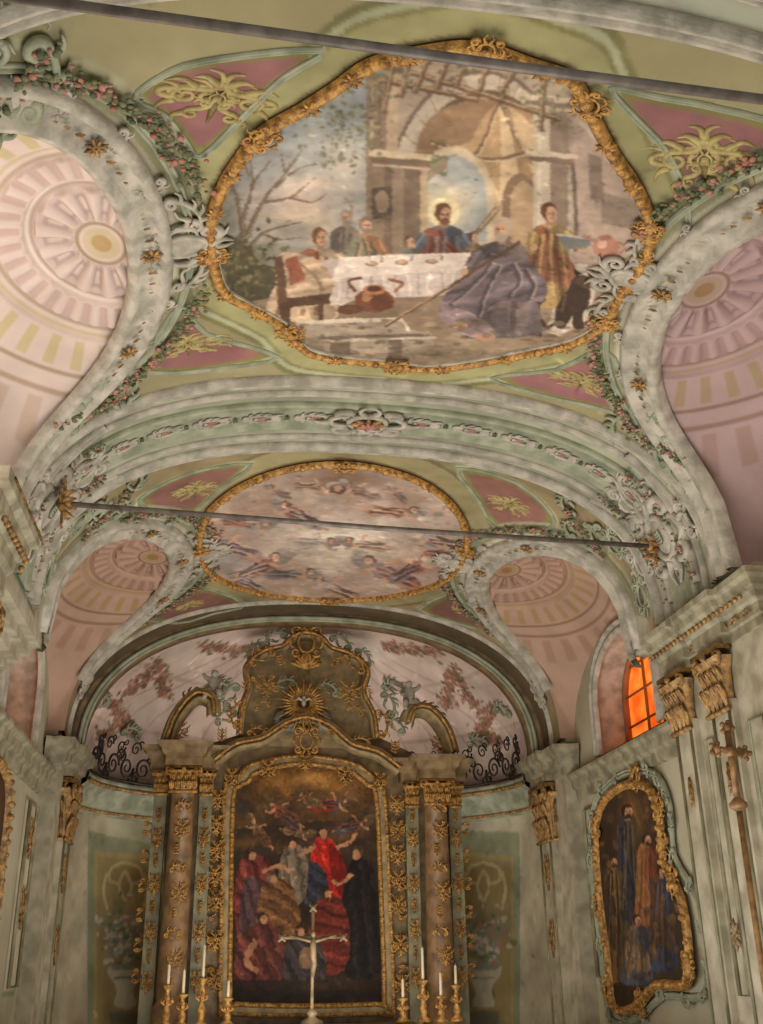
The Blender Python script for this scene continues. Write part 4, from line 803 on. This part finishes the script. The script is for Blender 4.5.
c.poly([(240,862),(262,856),(276,880),(270,930),(244,950),(234,910)],(108,52,46),sm=3,fold=(26,.7,.3)); c.poly([(244,880),(262,884),(260,930),(240,940)],(80,58,60),sm=3,fold=(28,.3,.25)); c.ell(250,854,5,6,DH); c.ell(252,856,3.8,4.6,DS); c.line([(262,872),(280,866),(290,872)],4,DS,sm=3)
c.poly([(264,886),(286,880),(300,910),(296,950),(262,960),(256,920)],(112,78,50),sm=3,fold=(26,1,.3)); c.ell(272,878,5,6,(120,102,82)); c.ell(274,880,3.8,4.6,DS)
c.poly([(246,930),(270,922),(292,950),(286,985),(238,988),(236,950)],(88,48,42),sm=3,fold=(24,.5,.3)); c.ell(262,918,5,6,DH); c.ell(264,920,3.8,4.6,DS); c.line([(256,940),(246,960),(258,972)],6,DS,.8,sm=3)
c.poly([(350,862),(370,864),(380,900),(380,970),(346,976),(342,910)],(32,28,28),sm=3,fold=(22,.1,.3)); c.ell(358,852,5.5,6.5,(88,68,50)); c.ell(356,855,4,5,DS); c.line([(352,874),(340,884),(332,880)],4,DS,sm=3)
c.poly([(318,900),(340,898),(350,930),(344,970),(312,972),(308,930)],(102,44,34),sm=3,fold=(24,1.3,.3)); c.ell(326,892,5,6,DH); c.ell(328,894,3.6,4.6,DS)
c.poly([(288,940),(312,934),(326,960),(320,988),(284,990)],(60,54,54),sm=3,fold=(24,.6,.3)); c.ell(300,930,5,6,DH); c.ell(301,932,3.6,4.6,DS); c.poly([(300,950),(314,948),(316,966),(300,968)],(136,104,74),.8,sm=2)
c.poly([(228,980),(390,980),(390,1010),(228,1010)],(38,30,26),.8); c.ell(330,985,40,8,(66,50,38),.8,soft=.6)
c.finish(3000,.03,.02,1,.17)
canvas_obj('altar_painting',ap,OIL,alt,off=.02,outline=pq)
g=MB(); pqs=B.hits(smooth(PQ,3,True)); gildframe(g,B,pqs,.045,.06,.03,.03); k=scaled(pqs,1.12,1.07); gildframe(g,B,k,.05,.08,-.02,.04); 
for (x,y) in ((305,762),(218,800),(396,805),(216,900),(398,905),(214,980),(402,985),(232,778),(380,782),(217,850),(397,855),(215,940),(400,945),(268,770),(345,776),(216,825),(397,830),(215,875),(398,880)): pplace(g,B,x,y,.17,.22,O_acan(),off=.1,rk=1.1)
g.build('painting_frame',GOLD,alt)
mm=MB(); kq=scaled(pqs,1.06,1.035); mm.sweep(B.P(kq[:,0],kq[:,1],0),np.tile([0,-1,0],(len(pqs),1)),[(-.12,0),(-.1,.05),(.1,.03),(.12,0)],True); mm.build('frame_field',MATT,alt)
def putto(name,O,s,fl):
    J=[(0,0,0),(0,-.03,.18),(0,-.02,.36),(0,0,.46),(0,-.03,.56),(0,-.04,.7),
       (-.14,0,.4),(-.24,-.1,.28),(-.2,-.24,.2),(.14,0,.4),(.28,-.03,.44),(.36,-.08,.58),
       (-.1,-.05,-.04),(-.16,-.3,-.02),(-.18,-.34,-.26),(-.18,-.42,-.3),(.1,-.05,-.04),(.2,-.28,-.0),(.28,-.3,-.24),(.3,-.38,-.28)]
    E=[(0,1),(1,2),(2,3),(3,4),(4,5),(2,6),(6,7),(7,8),(2,9),(9,10),(10,11),(0,12),(12,13),(13,14),(14,15),(0,16),(16,17),(17,18),(18,19)]
    Rr=[.17,.19,.16,.08,.13,.12,.1,.075,.05,.1,.075,.05,.13,.11,.075,.05,.13,.11,.075,.05]
    me=bpy.data.meshes.new(name); me.from_pydata([(O[0]+fl*x*s,O[1]+y*s,O[2]+z*s) for x,y,z in J],E,[]); o=link(name,me,alt,STUC)
    md=o.modifiers.new('skin','SKIN'); 
    for i,sv in enumerate(me.skin_vertices[0].data): sv.radius=(Rr[i]*s,Rr[i]*s); sv.use_root=(i==0)
    md.use_smooth_shade=True; sb=o.modifiers.new('sub','SUBSURF'); sb.levels=2; sb.render_levels=2
putto('stucco_putto_a',AX(405,708,.5),.62,1); putto('stucco_putto_b',AX(214,698,.5),.62,-1)
# ============================================================ ALTAR FURNISHINGS
YC=19.1; TZ=.62
b=MB(); b.box((-1.7,18.75,0),(1.7,19.45,TZ-.08)); b.box((-1.8,18.7,TZ-.08),(1.8,19.5,TZ)); b.box((-1.5,18.72,.08),(1.5,18.75,TZ-.14)); b.build('altar_table',MTAN,None,False)
cr=empty('altar_crucifix'); g=MB(); C_=PY(YC); x0,z0=C_.hit(312,1000); _,z1=C_.hit(312,908); xl,zl=C_.hit(282,938)
g.tube([(x0,YC,TZ+.1),(x0,YC,z1)],.03,8); g.tube([(xl,YC,zl),(2*x0-xl,YC,zl)],.025,8); g.lathe((x0,YC,TZ),[(.2,0),(.18,.06),(.06,.12),(.1,.18),(.04,.24)],14)
for q in ((xl,zl),(2*x0-xl,zl),(x0,z1)): g.ball((q[0],YC,q[1]),.05); g.tube([(q[0]-.06,YC-.02,q[1]-.06),(q[0]+.06,YC+.02,q[1]+.06)],.02,5); g.tube([(q[0]+.06,YC-.02,q[1]-.06),(q[0]-.06,YC+.02,q[1]+.06)],.02,5)
CRM=mat('pale_bronze',(176,156,124),.5,.2,col2=(130,112,84),scale=8)
g.build('cross_arms',CRM,cr)
g=MB(); g.tube([(xl*.75+x0*.25,YC-.06,zl+.03),(x0,YC-.08,zl-.07),(x0*1.75-xl*.75,YC-.06,zl+.03)],[.02,.035,.02],6); g.tube([(x0,YC-.08,zl),(x0,YC-.1,zl-.25),(x0+.02,YC-.08,zl-.42),(x0,YC-.06,zl-.62)],[.05,.06,.05,.03],7); g.ball((x0,YC-.1,zl+.05),(.045,.05,.06)); g.build('corpus',CRM,cr)
def candle(x,z,h,y=YC,base=TZ):
    H=z-base
    p=empty('candlestick'); g=MB(); g.lathe((x,y,base),[(.02,0),(.12,.01),(.12,.04),(.05,.1),(.07,H*.35),(.035,H*.5),(.055,H*.65),(.03,H*.85),(.09,H-.02),(.09,H),(.02,H)],14)
    for a in range(6): g.ball((x+.07*math.cos(a),y+.07*math.sin(a),base+H*.62),.025)
    for a in range(4): g.tube([(x,y,base+H*.5),(x+.1*math.cos(a*1.57),y+.1*math.sin(a*1.57),base+H*.6),(x+.06*math.cos(a*1.57),y+.06*math.sin(a*1.57),base+H*.75)],[.02,.02,.008],5)
    g.build('gilt_stem',GOLD,p); w=MB(); w.lathe((x,y,z),[(.026,0),(.024,h),(.002,h+.02)],10); w.tube([(x,y,z+h),(x,y,z+h+.04)],.004,4); w.build('wax_candle',WAXM,p)
for (x,y,h) in ((203,978,.5),(183,994,.35),(228,998,.25),(423,980,.5),(441,996,.35),(403,998,.28),(168,985,.3),(456,985,.3)):
    cx_,cz=PY(YC).hit(x,y); candle(cx_,cz,h)
# ============================================================ RIGHT WALL PAINTING
W=PX(WX-.04); WP=[(600,846),(604,808),(622,788),(640,784),(655,792),(664,818),(668,862),(686,900),(694,962),(688,985),(660,985),(640,1006),(618,1008),(612,960),(604,900)]
wq=smooth(W.hits(WP),3,True); w=Canvas(W,wq[:,0].min()-.05,wq[:,0].max()+.05,wq[:,1].min()-.05,wq[:,1].max()+.05,.012,(58,44,32)); c=w
c.ell(636,815,18,26,(120,86,50),.9,soft=.5); c.ell(655,980,30,18,(70,54,40),.8,soft=.4)
for args in ((630,812,150,(92,78,60),.13,(62,60,66)),(650,840,120,(124,66,42),.17,(146,100,62)),(664,872,100,(62,66,82),.2,(86,60,42)),(616,862,120,(110,86,54),.14,(72,56,42)),(640,920,66,(78,82,92),.3,(132,106,78))):
    x,y,h,r1_,w_,r2_=args; fig(c,x,y,h,r1_,w=w_,robe2=r2_,skin=(190,140,104),hair=DH,hs=.045 if h>90 else .075,beard=h>110)
for i in range(120): c.ell(random.uniform(600,690),random.uniform(790,1000),random.uniform(1.5,4),random.uniform(2,6),random.choice([(50,40,32),(100,74,48),(60,54,54),(122,88,58),(74,56,40),(146,104,60)]),.45,rot=random.uniform(-.5,.5))
c.finish(1200,.03,.02,1,.15)
pt=canvas_obj('wall_painting',w,OIL,off=.04,outline=wq)
g=MB(); gildframe(g,W,wq,.07,.09,.03,.03); 
for (x,y,r_) in ((640,778,0),(600,830,1.2),(664,810,-1.2),(602,905,1.5),(678,880,-1.3),(612,990,1.8),(694,965,-1.6),(645,1002,pi),(668,845,-1)): pplace(g,W,x,y,.24,.2,O_cart(),r_,off=.08,rk=1.1)
g.build('painting_frame',GOLD,pt)
g=MB(); k=scaled(wq,1.25,1.12); strip(g,W,k,mould(.05,.05),True); 
for i in range(0,len(k),2): place(g,W,k[i][0],k[i][1],.15,.15,O_scroll(),random.random()*6,off=.05,rk=1.1)
g.build('stucco_surround',STUG,pt)
W=PX(-WX+.04); q=np.array([(12.6,1.9),(12.6,3.6),(13.1,3.95),(13.8,4.0),(14.4,3.95),(14.85,3.6),(14.85,1.9)]); w=Canvas(W,12.5,15.0,1.8,4.1,.03,(60,42,28)); w.ell(14,3.4,.8,.5,(104,74,46),.8,px=False,soft=.5)
fig(w,14,3.7,-1.6,(94,52,42),px=False,hs=.06); fig(w,13.3,3.5,-1.3,(62,58,66),px=False,hs=.06)
o=canvas_obj('wall_painting.001',w,OIL,off=.04,outline=q); g=MB(); gildframe(g,W,smooth(q,3,True),.08,.08,.03,.04); g.build('painting_frame',GOLDD,o)
pc=empty('processional_cross'); g=MB(); XC=3.6; C_=PX(XC)
y0,zt=C_.hit(727,728); yb,zb=C_.hit(735,800); zc=zt-(zt-zb)*.33
g.tube([(XC,y0,0),(XC,y0,zb)],.03,8); g.tube([(XC,y0,zb),(XC,y0,zt)],.035,8)
g.tube([(XC-.2,y0-.1,zc),(XC+.2,y0+.1,zc)],.033,8)
for q in ((-.2,zc),(.2,zc),(0,zt)):
    g.ball((XC+q[0],y0+q[0]*.5,q[1]),.05)
    for a in range(5): g.ball((XC+q[0]+.06*math.cos(a*1.25),y0+q[0]*.5,q[1]+.06*math.sin(a*1.25)),.03)
g.lathe((XC,y0,zb-.12),[(.03,0),(.09,.04),(.09,.08),(.03,.14)],12); g.ball((XC,y0,zc),.07); g.build('cross_and_staff',mat('brown_bronze',(156,118,76),.5,.3,col2=(104,76,48),scale=9),pc)
g=MB()
for x,y in ((738,935),(560,1000)): pplace(g,PX(3.92 if x>700 else 4.5),x,y,.14,.2,O_rose(),off=.03,rk=1)
g.build('consecration_cross',MTAN,wr)
# ============================================================ LIGHT
wd=bpy.data.worlds.new('world'); sc.world=wd; wd.use_nodes=True; wd.node_tree.nodes['Background'].inputs[0].default_value=(1,.95,.88,1); wd.node_tree.nodes['Background'].inputs[1].default_value=.7
def area(name,loc,size,sizey,power,rot,col=(1,.945,.87)):
    l=bpy.data.lights.new(name,'AREA'); l.shape='RECTANGLE'; l.size=size; l.size_y=sizey; l.energy=power; l.color=col; o=bpy.data.objects.new(name,l); o.location=loc; o.rotation_euler=rot; sc.collection.objects.link(o)
area('nave_floor_fill',(0,7.5,.3),6,7,500,(pi,0,0)); area('presbytery_floor_fill',(0,14.2,.3),4.5,5,270,(pi,0,0))  # unseen fill lamps added near the floor, facing up, in place of floor bounce
area('apse_hidden_fill',(0,21.3,3.2),3.2,1.2,110,(pi,0,0),(1,.93,.85))  # added fill lamp hidden behind the retable to brighten the conch
area('altar_fill',(0,17.2,.3),5,1,95,(math.radians(125),0,0),(1,.9,.76))  # added fill lamp tilted at the apse to brighten walls and altar
l=bpy.data.lights.new('shell_fill','POINT'); l.energy=64; l.shadow_soft_size=.3; l.color=(1,.91,.83); o=bpy.data.objects.new('shell_fill',l); o.location=(-4.1,7.4,5.7); sc.collection.objects.link(o)  # added point lamp standing in for window light on the left shell
